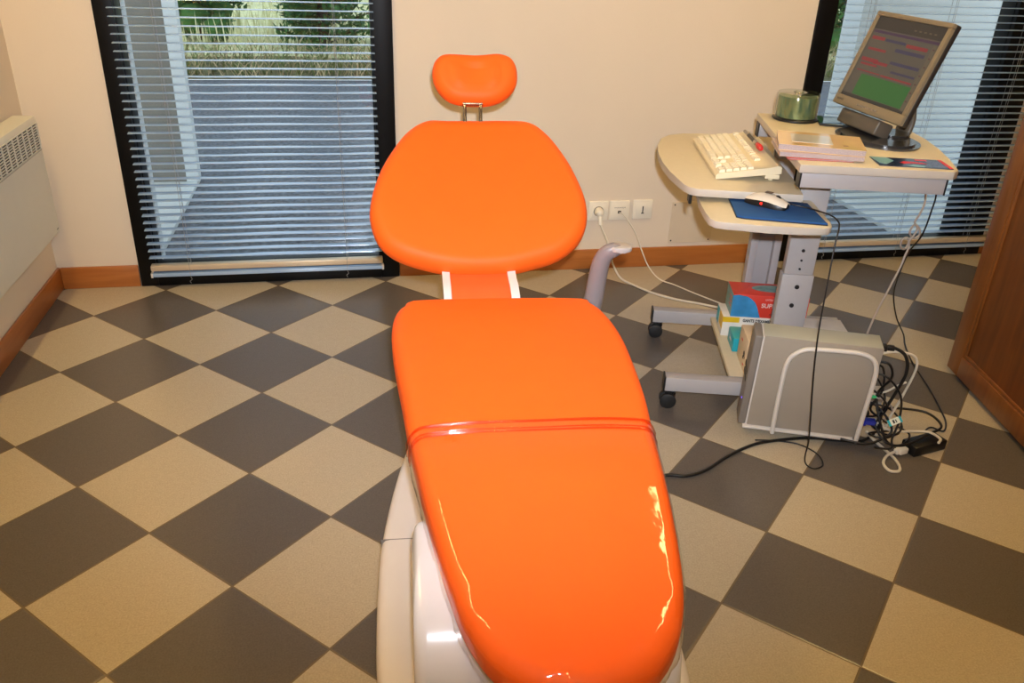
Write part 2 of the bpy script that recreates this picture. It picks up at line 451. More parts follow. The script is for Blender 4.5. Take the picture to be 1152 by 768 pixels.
# body profile (x, z) extruded along -y, sloping shoulder at the top
pr = [(.012, .275), (.07, .268), (.080, .276), (.080, .575), (.080, .674), (.075, .683), (.05, .686), (.012, .686)]
A = [b.verts.new((x, 0, z)) for x, z in pr]; B = [b.verts.new((x, -Lr, z)) for x, z in pr]
b.faces.new(A); b.faces.new(B[::-1])
for i in range(len(pr)): b.faces.new((A[i], B[i], B[(i+1) % len(pr)], A[(i+1) % len(pr)]))
obj('casing', b, RADW, r, smooth=30)
b = BM(); box(b, .0803, .0812, -Lr+.02, -.012, .578, .664); gb = obj('grille', b, DARK, r)
b = BM()
for k in range(11): z = .578+.086*k/10; box(b, .081, .0845, -Lr+.015, -.008, z-.0016, z+.0016)
k = 0
while -.012-.048*k > -Lr+.02:
    y = -.012-.048*k; box(b, .081, .0848, y-.0028, y+.0028, .577, .665); k += 1
obj('grille_bars', b, RADW, gb)
obj('seam', box(BM(), .0803, .0815, -Lr+.004, -.004, .570, .5725), mat('radiator_seam', (170, 168, 158), .5), r)
obj('logo_badge', box(BM(), .0803, .0812, -.028, -.010, .288, .2905), mat('badge_grey', (90, 90, 95), .4), r)
for y in (-.15, -.8): obj('wall_bracket', box(BM(), .0003, .013, y-.02, y+.02, .35, .6, .001), RADW, r)

# ------------------------------------------------------------------ sockets and panel
def plate(x, z, name, label, cat='socket'):
    e = empty(name, (x, YW, z), 0, label, cat)
    b = BM(); box(b, -.043, .043, -.009, -.0003, -.042, .042, .004, seg=3); obj('cover_plate', b, OUTW, e, smooth=40)
    b = BM(); box(b, -.030, .030, -.0115, -.009, -.030, .030, .0015); obj('insert', b, OUTW, e, smooth=40)
    return e
so = plate(1.953, .258, 'power_socket', 'white wall socket with a round white plug, nearest the orange chair')
b = BM(); lathe(b, [(.021, 0), (.021, .0012), (.0185, .0012), (.0185, 0)], 32, T(0, -.0115, 0) @ Rx(PI/2)); obj('socket_shadow_ring', b, mat('socket_shadow', (120, 112, 98), .6), so)  # thin darker ring: shadow line around the plug painted as a part
ne = plate(2.042, .258, 'network_socket', 'white wall socket with small print and a thin grey cable, middle of three')
LET = mat('grey_print', (110, 106, 98), .6)
text('lettering', 'INFORMATIQUE', .0068, LET, ne, T(0, -.0118, .013) @ Rx(PI/2))
obj('cable_port', box(BM(), -.008, .006, -.0122, -.0113, -.012, .0, .0003), DARK, ne)
ph = plate(2.147, .260, 'telephone_socket', 'white telephone wall socket with a black vertical slot')
b = BM(); box(b, -.0022, .0022, -.0125, -.0113, -.015, .015); box(b, -.006, .006, -.0125, -.0113, -.017, -.0135); obj('slot', b, DARK, ph)
ne.location.x = 2.046; 
pn = empty('blank_access_panel', (2.378, YW, .195), 0, 'square cream blanking panel with small screws low on the back wall', 'panel')
b = BM(); box(b, -.098, .098, -.005, -.0003, -.092, .092, .0015); obj('cover', b, mat('panel_paint', (214, 198, 174), .6, var=.01), pn)
for sx in (-1, 1):
    for sz in (-1, 1):
        b = BM(); lathe(b, [(0, .0015), (.003, .0012), (.0036, 0)], 12, T(sx*.086, -.005, sz*.08) @ Rx(PI/2)); obj('screw', b, DARK, pn)

# ------------------------------------------------------------------ wooden cabinet at the right
CA = math.atan2(-.478, -.1)
cab = empty('wooden_cabinet', (2.928, .085, 0), CA, 'brown framed wooden cabinet at the right edge of the room', 'cabinet')
# local x runs along the visible side towards the camera, local y points away (+x room side) when positive
LC, DC, HC = .95, .55, 1.3
b = BM(); box(b, .012, LC-.012, .02, DC, .03, HC-.02); obj('carcass', b, WOOD, cab)
b = BM(); box(b, -.01, LC+.01, -.012, DC+.01, HC-.02, HC+.01, .004); obj('top', b, WOOD, cab)
b = BM()
for (x0, x1, z0, z1) in ((0, .075, .012, HC-.02), (LC-.075, LC, .012, HC-.02), (.07, LC-.07, .012, .085), (.07, LC-.07, .745, .80), (.07, LC-.07, HC-.085, HC-.02)):
    box(b, x0, x1, 0, .022, z0, z1, .004)
obj('side_frame', b, WOOD, cab, smooth=40)
for z0, z1 in ((.085, .745), (.80, HC-.085)):
    b = BM(); box(b, .072, LC-.072, .010, .018, z0-.002, z1+.002); q = obj('side_panel', b, WOODP, cab)
    b = BM()
    for (x0, x1, za, zb) in ((.074, .086, z0, z1), (LC-.086, LC-.074, z0, z1), (.074, LC-.074, z0, z0+.012), (.074, LC-.074, z1-.012, z1)): box(b, x0, x1, .004, .012, za, zb, .003)
    obj('moulding', b, WOOD, q, smooth=40)
for x in (.03, LC-.06):
    for y in (.03, DC-.06): obj('foot', box(BM(), x, x+.03, y, y+.03, 0, .032), BLACK, cab)

# ------------------------------------------------------------------ dental chair
CHA = -math.radians(3.9)
chair = empty('dental_chair', (1.268, -.4, 0), CHA, 'orange dental chair with white base and clear plastic over its leg rest', 'chair')
def interp(x, xs, ys):
    if x <= xs[0]: return ys[0]
    for a, b_, c, d in zip(xs, xs[1:], ys, ys[1:]):
        if x <= b_: return c+(d-c)*(x-a)/(b_-a)
    return ys[-1]
def smoothz(v):
    s = 0
    for k in range(-4, 5): s += interp(v+k*.02, [-1.0, -.5, -.1, .3], [.375, .455, .47, .48])
    return s/9
seatL = [(-0.173, 0.207), (-0.229, 0.173), (-0.25, 0.124), (-0.255, 0.03), (-0.246, -0.097), (-0.231, -0.244), (-0.217, -0.392), (-0.198, -0.53), (-0.177, -0.651), (-0.158, -0.741), (-0.14, -0.807), (-0.118, -0.853), (-0.092, -0.888), (-0.058, -0.915), (-.02, -.932)]
seatR = [(0.202, 0.203), (0.256, 0.163), (0.277, 0.107), (0.29, 0.005), (0.288, -0.124), (0.278, -0.272), (0.26, -0.41), (0.245, -0.556), (0.23, -0.678), (0.214, -0.767), (0.193, -0.831), (0.166, -0.875), (0.131, -0.908), (0.088, -0.928), (0.035, -0.938)]
seat_out = seatL + seatR[::-1]

def resample(pts, n):
    P = catmull([(x, y, 0) for x, y in pts], 10, True)
    L = [0]
    for a, c in zip(P, P[1:]+P[:1]): L.append(L[-1]+(c-a).length)
    out = []; k = 0
    for i in range(n):
        s = L[-1]*i/n
        while L[k+1] < s: k += 1
        a, c = P[k], P[(k+1) % len(P)]; out.append(a.lerp(c, (s-L[k])/(L[k+1]-L[k]+1e-12)))
    return out

def cushion(outline, r, thick, f3, crown=.008, n=160, spine=None, rb=None, bottom=True, relief=None, rings_in=12):
    """rounded pad: outline in (u,v); f3(u,v,h)->point"""
    P = resample(outline, n)
    area = sum(P[i].x*P[(i+1) % n].y-P[(i+1) % n].x*P[i].y for i in range(n))
    sg = 1 if area > 0 else -1
    Nn = []
    for i in range(n):
        d = (P[(i+2) % n]-P[i-2]).normalized(); Nn.append(Vector((-d.y, d.x, 0))*sg)
    rb = rb or r
    b = BM(); rings = []
    def ring(off, h): rings.append([b.verts.new(f3(P[i].x+Nn[i].x*off, P[i].y+Nn[i].y*off, h)) for i in range(n)])
    if bottom:
        ring(rb*1.6, -thick)
    for k in range(6):
        a = PI/2*(1-k/6.0); ring(rb*(1-math.cos(a)), -thick+rb*(1-math.sin(a)))
    for k in range(8):
        a = PI/2*k/7; ring(r*(1-math.cos(a)), -r+r*math.sin(a))
    vmin = min(p.y for p in P); vmax = max(p.y for p in P)
    umin = min(p.x for p in P); umax = max(p.x for p in P)
    sp = spine or ((umin+umax)/2, vmin+(umax-umin)*.4, (umin+umax)/2, vmax-(umax-umin)*.4)
    base = [(P[i].x+Nn[i].x*r, P[i].y+Nn[i].y*r) for i in range(n)]
    for k in range(1, rings_in+1):
        t = k/rings_in; row = []
        for (u, v) in base:
            if spine and spine[1] == spine[3]:
                tu = max(sp[0], min(sp[2], u)); tv = sp[1]
            else:
                tv = max(min(sp[1], sp[3]), min(max(sp[1], sp[3]), v)); w = 0 if sp[3] == sp[1] else (tv-sp[1])/(sp[3]-sp[1]); tu = sp[0]+(sp[2]-sp[0])*w
            uu = u+(tu-u)*t; vv = v+(tv-v)*t
            h = crown*math.sin(min(1, t*1.3)*PI/2)
            if relief: h += relief(uu, vv)*min(1, t*2)
            row.append(b.verts.new(f3(uu, vv, h)))
        rings.append(row)
    for A, B in zip(rings, rings[1:]):
        for i in range(n): b.faces.new((A[i], A[(i+1) % n], B[(i+1) % n], B[i]))
    if bottom: b.faces.new(rings[0][::-1])
    bmesh.ops.remove_doubles(b, verts=b.verts, dist=.0006)
    return b

def fseat(u, v, h): return (u, v, smoothz(v)+h)
obj('seat_cushion', cushion(seat_out, .03, .075, fseat, crown=.010, spine=(.03, -.72, .015, .0), rb=.022), ORANGE, chair, smooth=180)
# shell under the cushion
sh = [(u*.86+.002, v*.93-.02) for u, v in seat_out]
obj('seat_shell', cushion(sh, .01, .028, lambda u, v, h: (u, v, smoothz(v)-.076+h), crown=0, spine=(.03, -.6, .015, .0)), WHITEPL, chair, smooth=180)

# clear film wrapped around the leg rest
FILM = clear('clear_vinyl_film', (255, 252, 250), .06, .9, 1.5, bump=.22, bscale=22, base=.0, dist=.003)
VT = -.384
def film():
    P = resample(seat_out, 240)
    idx = [i for i in range(240) if P[i].y < VT]
    # contiguous run
    st = [i for i in idx if (i-1) % 240 not in idx][0]
    run = []
    i = st
    while P[i].y < VT: run.append(P[i]); i = (i+1) % 240
    n = len(run); b = BM(); rows = []
    area = sum(P[k].x*P[(k+1) % 240].y-P[(k+1) % 240].x*P[k].y for k in range(240)); sg = 1 if area > 0 else -1
    nor = []
    for k in range(n):
        d = (run[min(k+1, n-1)]-run[max(k-1, 0)]).normalized(); nor.append(Vector((-d.y, d.x, 0))*sg)
    random.seed(3)
    jit = [math.sin(k*.9)+.6*math.sin(k*2.3+1)+.4*random.uniform(-1, 1) for k in range(n)]
    prof = [(.012, -.080), (.0, -.078), (-.004, -.066), (-.0035, -.05), (-.003, -.03)]
    for k in range(1, 8):
        a = PI/2*k/7; prof.append((-.003+.032*(1-math.cos(a)), -.031+.034*math.sin(a)))
    for q, (off, h) in enumerate(prof):
        tip = lambda p: max(0, min(1, (-p.y-.55)/.35))
        amp = (.0016 if q < 4 else .0004)
        rows.append([b.verts.new(fseat(run[k].x+nor[k].x*(off+amp*jit[k]*(.3+tip(run[k]))), run[k].y+nor[k].y*(off+amp*jit[k]*(.3+tip(run[k]))), h+(tip(run[k])**2*.0019*(1+math.sin(k*1.1+q*1.7)+.8*math.sin(k*.53-q*1.3)+.4*math.sin(k*2.1+q)) if q > 4 else 0))) for k in range(n)])
    base = [(run[k].x+nor[k].x*.029, run[k].y+nor[k].y*.029) for k in range(n)]
    for t in range(1, 11):
        s = t/10; row = []
        for (u, v) in base:
            tv = max(-.72, min(VT, v)); tu = .025
            row.append(b.verts.new(fseat(u+(tu-u)*s, v+(tv-v)*s, .003+.010*math.sin(min(1, s*1.3)*PI/2))))
        rows.append(row)
    for A, B in zip(rows, rows[1:]):
        for k in range(n-1): b.faces.new((A[k], A[k+1], B[k+1], B[k]))
    return b
fm = obj('clear_cover', film(), FILM, chair, smooth=180)
fm['label'] = 'clear shiny plastic protector'
# welded hem across the seat where the film starts
HEM = mat('film_hem_orange', (238, 84, 16), .25, coat=.6, var=.05, scale=60)
b = BM()
for v0, w_ in ((-.384, .0035), (-.405, .0016), (-.414, .0024)):
    pts = []
    def half(v):
        ul = interp(-v, [.244, .392, .53], [-.231, -.217, -.198]); ur = interp(-v, [.272, .41, .556], [.278, .26, .245]); return ul, ur
    ul, ur = half(v0)
    def hh(s, edge): return 0
    for k in range(41):
        s = k/40; u = ul+(ur-ul)*s
        e = min(u-ul, ur-u)
        h = -.030+math.sqrt(max(0, .030**2-max(0, .030-e)**2)) + .010*math.sin(min(1, e/.15)*PI/2)+.0025
        pts.append(fseat(u+(-.003 if s == 0 else .003 if s == 1 else 0), v0+.0008*math.sin(s*9)+.006*(s-.5)*0, h))
    pts = [fseat(ul-.003, v0, -.06)]+pts+[fseat(ur+.003, v0, -.06)]
    tube(b, pts, w_, 6, 2, ry=.45)
obj('cover_hem', b, clear('film_hem', (255, 215, 195), .1, 1.2, 1.5, base=.06), chair, smooth=180)

# backrest
BA = math.radians(35)
back_out = [(-0.148, 0.516), (-0.205, 0.474), (-0.253, 0.4), (-0.284, 0.328), (-0.304, 0.240), (-0.305, 0.172), (-0.284, 0.1), (-0.246, 0.056), (-0.190, 0.028), (-0.105, 0.004), (-0.028, -0.003), (0.059, 0.002), (0.138, 0.023), (0.2, 0.047), (0.254, 0.095), (0.284, 0.160), (0.291, 0.232), (0.28, 0.302), (0.254, 0.385), (0.210, 0.468), (0.158, 0.514), (.08, .524), (0.0, .524), (-.08, .522)]
def fback(u, v, h):
    conc = .35*u*u - .02
    z = h+conc; vv = .24+(v-.24)*interp(v, [0, .24, .53], [.88, 1.0, 1.115])
    return (u-.006, .27+vv*math.cos(BA)-z*math.sin(BA)*1, .52+vv*math.sin(BA)+z*math.cos(BA))
obj('backrest', cushion(back_out, .045, .07, fback, crown=.006, spine=(-.16, .22, .14, .22), rb=.02), ORANGE, chair, smooth=180)
bs = [(u*.8, .03+v*.86) for u, v in back_out]
obj('backrest_shell', cushion(bs, .01, .03, lambda u, v, h: fback(u, v, h-.069), crown=0, spine=(-.12, .22, .12, .22)), WHITEPL, chair, smooth=180)
# hinge strap joining seat and backrest
def strap(u0, u1, th, m, name, dz=0):
    path = [(.10, .40), (.185, .425), (.225, .455), (.262, .468), (.30, .470), (.345, .482), (.40, .51)]
    b = BM(); rows = []
    for k, (v, z) in enumerate(path):
        a = path[max(k-1, 0)]; c = path[min(k+1, len(path)-1)]
        d = Vector((0, c[0]-a[0], c[1]-a[1])).normalized(); nn = Vector((0, -d.z, d.y))
        ctr = Vector((0, v, z+dz))
        rows.append([b.verts.new(ctr+Vector((u0, 0, 0))+nn*th/2), b.verts.new(ctr+Vector((u1, 0, 0))+nn*th/2), b.verts.new(ctr+Vector((u1, 0, 0))-nn*th/2), b.verts.new(ctr+Vector((u0, 0, 0))-nn*th/2)])
    for A, B in zip(rows, rows[1:]):
        for k in range(4): b.faces.new((A[k], A[(k+1) % 4], B[(k+1) % 4], B[k]))
    b.faces.new(rows[0]); b.faces.new(rows[-1][::-1])
    return obj(name, b, m, chair, smooth=25)
strap(-.104, .050, .014, ORANGE2, 'hinge_cover')
strap(-.124, -.104, .030, WHITEPL, 'hinge_arm'); strap(.050, .072, .030, WHITEPL, 'hinge_arm')

# headrest
HA = math.radians(55)
head_out = [(-0.079, 0.104), (-0.102, 0.097), (-0.118, 0.079), (-0.125, 0.056), (-0.126, 0.03), (-0.12, 0.003), (-0.105, -0.026), (-0.081, -0.049), (-0.046, -0.061), (-0.002, -0.064), (0.042, -0.061), (0.078, -0.047), (0.107, -0.021), (0.122, 0.007), (0.126, 0.039), (0.122, 0.070), (0.109, 0.093), (0.087, 0.105), (0.062, 0.108), (0.03, .104), (0.0, .1015), (-.035, .103)]
def fhead(u, v, h):
    v = .02+(v-.02)*.93+.010
    return (u-.004, .76+v*math.cos(HA)-h*math.sin(HA), .90+v*math.sin(HA)+h*math.cos(HA))
def hrel(u, v): 
    # two lobes with a dish for the head between them
    d = -.010*math.exp(-(u/.034)**2)*(1/(1+math.exp(-(v-.01)/.02))) + .003*math.exp(-((abs(u)-.05)/.016)**2) - .003*math.exp(-((abs(u)-.082)/.014)**2)
    return d
obj('headrest', cushion(head_out, .036, .062, fhead, crown=.004, n=120, spine=(-.06, .025, .06, .025), rb=.024, relief=hrel, rings_in=16), ORANGE, chair, smooth=180)
b = BM()
for u in (-.034, .012):
    tube(b, [fback(u, .46, -.06), (u-.004, .742, .826), (u-.004, .762, .852), (u-.004, .80, .88)], .0052, 10, 4)
tube(b, [(-.044, .756, .848), (.014, .756, .848)], .0068, 10, 0)
box(b, -.044, .014, .780, .788, .862, .90)
obj('headrest_bracket', b, STEEL, chair, smooth=50)

# armrest
b = BM(); tube(b, [(.262, .245, .395), (.272, .245, .44), (.278, .245, .50), (.282, .24, .545), (.291, .235, .572), (.306, .230, .586), (.334, .228, .590)], lambda s: (.027-.007*s)*(1 if s < .88 else max(.35, 1-(s-.88)*5)), 20, 8, ry=.85)
arm = obj('armrest', b, ARMGREY, chair, smooth=60)
b = BM(); prism(b, rrect(-.012, .047, -.024, .024, .022, 8), -.006, .008, .005, T(.310, .228, .593), 4); obj('armrest_pad', b, mat('armrest_pad_grey', (176, 170, 168), .45), arm, smooth=50)
b = BM(); lathe(b, [(0, -.10), (.028, -.10), (.030, -.02), (.030, 0), (.027, .004), (0, .004)], 24, T(.264, .245, .405)); obj('armrest_socket', b, GREYWH, chair, smooth=40)
obj('armrest_bracket', box(BM(), .10, .27, .225, .265, .32, .36, .006), GREYWH, chair, smooth=40)

# base: plinth and column
pl = [(-.10, .26), (-.16, .22), (-.205, .13), (-.232, .03), (-.262, -.13), (-.283, -.30), (-.288, -.42), (-.288, -.56), (-.284, -.66), (-.270, -.75), (-.23, -.84), (-.08, -.87)]
pl = pl + [(-u, v) for u, v in pl[::-1]]
pr_ = resample(pl, 120)
def ploft(P, levels):
    b = BM(); rows = []
    n = len(P)
    cx = sum(p.x for p in P)/n; cy = sum(p.y for p in P)/n
    for z, ins in levels:
        row = []
        for i, p in enumerate(P):
            d = (P[(i+1) % n]-P[i-1]).normalized(); nn = Vector((-d.y, d.x, 0))
            if nn.dot(Vector((cx, cy, 0))-p) < 0: nn = -nn
            row.append(b.verts.new((p.x+nn.x*ins, p.y+nn.y*ins, z)))
        rows.append(row)
    for A, B in zip(rows, rows[1:]):
        for i in range(n): b.faces.new((A[i], A[(i+1) % n], B[(i+1) % n], B[i]))
    b.faces.new(rows[0][::-1]); b.faces.new(rows[-1])
    return b
PLINM = mat('plinth_plastic', (226, 218, 214), .38, coat=.25, var=.012)
base = obj('base_cover', ploft(pr_, [(0, .004), (.02, 0), (.11, .0), (.122, .003), (.128, .009), (.130, .02)]), PLINM, chair, smooth=40)
JG = mat('joint_grey', (120, 116, 112), .6)
for x0, x1 in ((-.2845, -.19), (.19, .2845)): obj('joint_line', box(BM(), x0, x1, -.3045, -.3028, .02, .1306), JG, base)
def colsec(u0, v0, v1, r=.022):
    return [(x, y) for x, y in rrect(-u0, u0, v0, v1, r, 8)]
b = BM(); rows = []
lv = [(.129, .215, -.845, -.645), (.14, .213, -.84, -.642), (.17, .214, -.838, -.628), (.22, .216, -.83, -.605), (.27, .217, -.815, -.580), (.31, .217, -.79, -.560), (.335, .217, -.765, -.548), (.352, .215, -.735, -.538), (.364, .212, -.70, -.536), (.371, .207, -.665, -.540), (.374, .196, -.63, -.55)]
for z, u0, v0, v1 in lv: rows.append([b.verts.new((x, y, z)) for x, y in colsec(u0, v0, v1)])
for A, B in zip(rows, rows[1:]):
    for i in range(len(A)): b.faces.new((A[i], A[(i+1) % len(A)], B[(i+1) % len(A)], B[i]))
b.faces.new(rows[0][::-1]); b.faces.new(rows[-1])
obj('front_housing', b, WHITEPL, chair, smooth=50)
b = BM(); prism(b, rrect(-.15, .15, -.52, .12, .05, 6), .129, .385, .006); obj('column', b, WHITEPL, chair, smooth=50)

# ------------------------------------------------------------------ computer cart
CR = math.radians(-15)
DV = Vector((math.cos(CR), math.sin(CR), 0)); WV = Vector((-math.sin(CR), math.cos(CR), 0))
def cw(d, w, z=0): return DV*d + WV*w + Vector((0, 0, z))
D0, W0 = 2.12, .68
cart = empty('computer_cart', cw(D0, W0), CR, 'grey metal computer cart on castors with beige shelves', 'computer desk')
def cb(bm, d0, d1, w0, w1, z0, z1, bev=0, mi=0, M=None): return box(bm, d0-D0, d1-D0, w0-W0, w1-W0, z0, z1, bev, M, mi=mi)
def cp(bm, pts, z0, z1, bev=0, mi=0): return prism(bm, [(d-D0, w-W0) for d, w in pts], z0, z1, bev, mi=mi)
def board(name, pts, z0, z1):
    b = BM(); cp(b, pts, z0, z1, .0025)
    for f in b.faces:
        f.material_index = 0 if f.normal.z > .9 or f.normal.z < -.9 else 1
    b.normal_update()
    for f in b.faces: f.material_index = 0 if abs(f.normal.z) > .9 else 1
    return obj(name, b, [LAMW, EDGE], cart, smooth=40)
def arc(cx, cy, r, a0, a1, n=6): return [(cx+r*math.cos(math.radians(a0+(a1-a0)*k/n)), cy+r*math.sin(math.radians(a0+(a1-a0)*k/n))) for k in range(n+1)]
board('desktop', [(2.052, .359), (2.440, .366)]+[(2.457, .384), (2.478, .50), (2.494, .62), (2.50, .74), (2.492, .86), (2.472, .96), (2.44, 1.008), (2.062, 1.008)], .778, .80)
kb_shelf = board('keyboard_shelf', [(2.106, .468), (2.112, .62), (2.115, 1.165), (1.91, 1.165)]+[(1.85, 1.155), (1.80, 1.125), (1.766, 1.06), (1.748, .96), (1.742, .85), (1.746, .74), (1.758, .64), (1.775, .56)]+[(1.786, .51), (1.80, .484), (1.822, .470)], .668, .69)
board('mouse_shelf', [(2.153, .345), (2.15, .518), (2.145, .60), (1.835, .60), (1.828, .48), (1.832, .375)]+[(1.836, .325), (1.850, .304), (1.875, .296), (1.97, .288), (2.07, .289), (2.12, .294)]+[(2.140, .302), (2.150, .318)], .635, .655)
# support arms below the desktop, each with black end caps
for w0, w1 in ((.378, .412), (.958, .992)):
    b = BM(); cb(b, 2.065, 2.432, w0, w1, .735, .778, .002); a = obj('support_arm', b, CARTM, cart, smooth=40)
    for d0, d1 in ((2.061, 2.0655), (2.4315, 2.436)):
        obj('end_cap', cb(BM(), d0, d1, w0-.001, w1+.001, .734, .7785, .001), BLACK, a)
obj('cross_rail', cb(BM(), 2.16, 2.19, .41, .96, .735, .777, .002), CARTM, cart, smooth=40)
obj('shelf_rail', cb(BM(), 1.808, 2.10, .52, .535, .655, .668, .001), CARTM, cart)
obj('shelf_rail', cb(BM(), 1.808, 2.10, 1.02, 1.035, .640, .668, .001), CARTM, cart)
obj('shelf_rail', cb(BM(), 1.802, 1.810, .49, .53, .640, .667, .001), BLACK, cart)
obj('shelf_bracket', cb(BM(), 2.05, 2.20, .94, .95, .60, .668, .002), CARTM, cart)
# near post: sleeve + inner column with bolt holes
b = BM(); cb(b, 2.110, 2.202, .535, .575, .095, .43, .003); p1 = obj('post', b, CARTM, cart, smooth=40)
b = BM(); cb(b, 2.114, 2.198, .538, .572, .43, .777, .003); obj('inner_column', b, CARTM, p1, smooth=40)
for d, z, rr in ((2.158, .392, .0062), (2.153, .332, .0062), (2.156, .448, .003), (2.156, .475, .003), (2.156, .505, .0045), (2.152, .56, .003)):
    b = BM(); lathe(b, [(0, .0035), (rr, .003), (rr*1.15, 0)], 14, T(d-D0, (.5352 if z < .43 else .5382)-W0, z) @ Rx(PI/2)); obj('bolt', b, DARK, p1)
# far post: open channel
b = BM(); cb(b, 2.098, 2.20, .965, .985, .095, .45, .002); cb(b, 2.098, 2.122, .94, .966, .095, .45, .002); cb(b, 2.176, 2.20, .94, .966, .095, .45, .002)
p2 = obj('post', b, CARTM, cart, smooth=40)
b = BM(); cb(b, 2.124, 2.174, .945, .964, .40, .745, .002); obj('inner_column', b, mat('inner_column_blue', (150, 152, 172), .35), p2, smooth=40)
# base feet, shelf and castors
for w0, w1 in ((.442, .482), (.935, .975)):
    b = BM(); cb(b, 1.798, 2.45, w0, w1, .062, .108, .002); ft = obj('foot', b, CARTM, cart, smooth=40)
    obj('end_cap', cb(BM(), 1.793, 1.7985, w0-.001, w1+.001, .060, .110, .001), BLACK, ft)
b = BM(); cb(b, 2.0, 2.42, .482, .935, .082, .098, .002); obj('base_shelf', b, LAMW, cart, smooth=40)
for d, w in ((1.835, .462), (1.835, .955), (2.42, .462), (2.42, .955)):
    b = BM(); M0 = T(d-D0, w-W0, 0)
    for s in (-1, 1): lathe(b, [(0, -.009), (.018, -.009), (.0245, -.006), (.025, .006), (.018, .009), (0, .009)], 24, M0 @ T(-.022, s*.0125, .025) @ Rx(PI/2))
    cs = obj('castor', b, RUBBER, cart, smooth=50)
    b = BM()
    tube(b, [(d-D0-.022, w-W0, .025), (d-D0-.014, w-W0, .045), (d-D0, w-W0, .0635)], .008, 10, 3)
    prism(b, [(-.028, -.0), (.008, 0), (.012, .02), (.002, .03), (-.02, .028)], -.0025, .0025, .001, M0 @ T(-.010, 0, .027) @ Rx(PI/2))
    obj('castor_fork', b, BLACK, cs, smooth=50)

# PC holder (belongs to the cart) --------------------------------------------------
PA = -.3742; PLEAN = .118
PCO = Vector((2.0253, -.2034, .035))        # near-left bottom corner of the tower
MPC = T(*PCO) @ Rz(PA) @ Rx(PLEAN)
Mc = (T(*cw(D0, W0)) @ Rz(CR)).inverted() @ MPC
b = BM()
def pcpt(x, y, z): return Mc @ Vector((x, y, z))
tube(b, [pcpt(*p) for p in [(.096, -.010, -.012), (.093, -.010, .06), (.091, -.010, .15), (.091, -.010, .22), (.100, -.010, .258), (.128, -.010, .284), (.165, -.010, .291), (.23, -.010, .294), (.275, -.010, .293), (.308, -.010, .280), (.324, -.010, .25), (.328, -.010, .20), (.328, -.010, .10), (.328, -.010, -.008)]], .0066, 12, 5)
obj('computer_holder', b, GREYWH, cart, smooth=60)
b = BM(); box(b, .010, .322, -.008, .080, -.009, -.001, .002, Mc); box(b, .12, .20, .07, .27, -.008, .002, .002, Mc); obj('holder_tray', b, GREYWH, cart, smooth=40)

# tower computer --------------------------------------------------------------------
pc = empty('computer_tower', PCO, PA, 'beige grey desktop computer standing on its side in a tube holder', 'computer')
pc.rotation_euler = (PLEAN, 0, PA)
LP, TP, HP = .333, .072, .308
b = BM(); box(b, .022, LP, 0, TP, 0, HP, .002); obj('case', b, PCGREY, pc, smooth=40)
b = BM(); box(b, -.004, .0175, -.001, TP+.001, .001, HP-.001, .004, seg=3); fb = obj('front_bezel', b, PCBEZ, pc, smooth=40)
b = BM(); box(b, .0175, .0225, .002, TP-.002, .003, HP-.003); obj('bezel_gap', b, GREYWH, fb)
b = BM(); box(b, .022, LP-.002, .003, TP-.003, HP, HP+.0015, .0006); obj('lid', b, PCTOP, pc, smooth=40)
b = BM(); lathe(b, [(0, .002), (.006, .0015), (.008, 0)], 18, T(-.004, .04, .06) @ Ry(-PI/2)); obj('power_button', b, PCBEZ, fb, smooth=40)
b = BM(); lathe(b, [(0, .0015), (.0026, .001), (.003, 0)], 14, T(-.004, .018, .082) @ Ry(-PI/2)); obj('power_light', b, emis('violet_led', (120, 90, 255), 2.5), fb)
b = BM()
for z in (.14, .165): box(b, -.0052, -.003, .015, .077, z, z+.012, .001)
obj('drive_slot', b, BLACK, fb)
b = BM(); box(b, LP, LP+.002, .008, TP-.008, .02, HP-.02); obj('rear_panel', b, STEEL, pc)
VGA = mat('blue_connector', (24, 40, 150), .4)
# boxes on the base shelf ------------------------------------------------------------
def gbox(name, d0, d1, w0, w1, z0, z1, mats, label, rz=0, cat='box'):
    e = empty(name, cw((d0+d1)/2, (w0+w1)/2, z0), CR+rz, label, cat)
    hx, hy, hz = (d1-d0)/2, (w1-w0)/2, z1-z0
    b = BM(); box(b, -hx, hx, -hy, hy, 0, hz, .0012)
    b.normal_update()
    for f in b.faces:
        n = f.normal
        f.material_index = 1 if n.z > .5 else (2 if n.x < -.5 else 0)
    obj('carton', b, mats, e, smooth=30)
    return e, hx, hy, hz
CRED = mat('card_red', (214, 62, 48), .4, var=.05); CBLUE = mat('card_blue', (60, 140, 196), .4, var=.15, scale=30); CTEAL = mat('card_teal', (20, 160, 178), .4, var=.06)
CWHT = mat('card_white', (226, 222, 214), .45); CYEL = mat('card_yellow', (226, 184, 30), .45); CBEI = mat('card_beige', (222, 200, 166), .5); CPTEAL = mat('card_grey_teal', (110, 150, 150), .4, var=.2, scale=60)
INK = mat('black_ink', (20, 18, 20), .5); WINK = mat('pale_ink', (238, 214, 210), .5)
ZS = .0985
# white and yellow latex glove carton
e, hx, hy, hz = gbox('latex_glove_box', 2.012, 2.275, .785, .895, ZS, .170, [CWHT, CWHT, CWHT], 'white and yellow glove carton lettered GANTS under the red and blue box')
obj('yellow_band', box(BM(), -hx-.0004, -hx+.055, -hy-.0006, -hy, hz-.020, hz-.001), CYEL, e)
obj('yellow_band', box(BM(), -hx-.0006, -hx, -hy-.0004, hy*.1, hz*.35, hz-.001), CYEL, e)
b = BM(); box(b, -hx-.0008, -hx-.0001, hy*.3, hy*.95, hz*.2, hz*.95); obj('cyan_patch', b, CTEAL, e)
text('lettering', "GANTS D'EXAMEN LATEX", .0145, INK, e, T(.002, -hy-.0009, hz-.011) @ Rx(PI/2), sx=.80, bold=.0006)
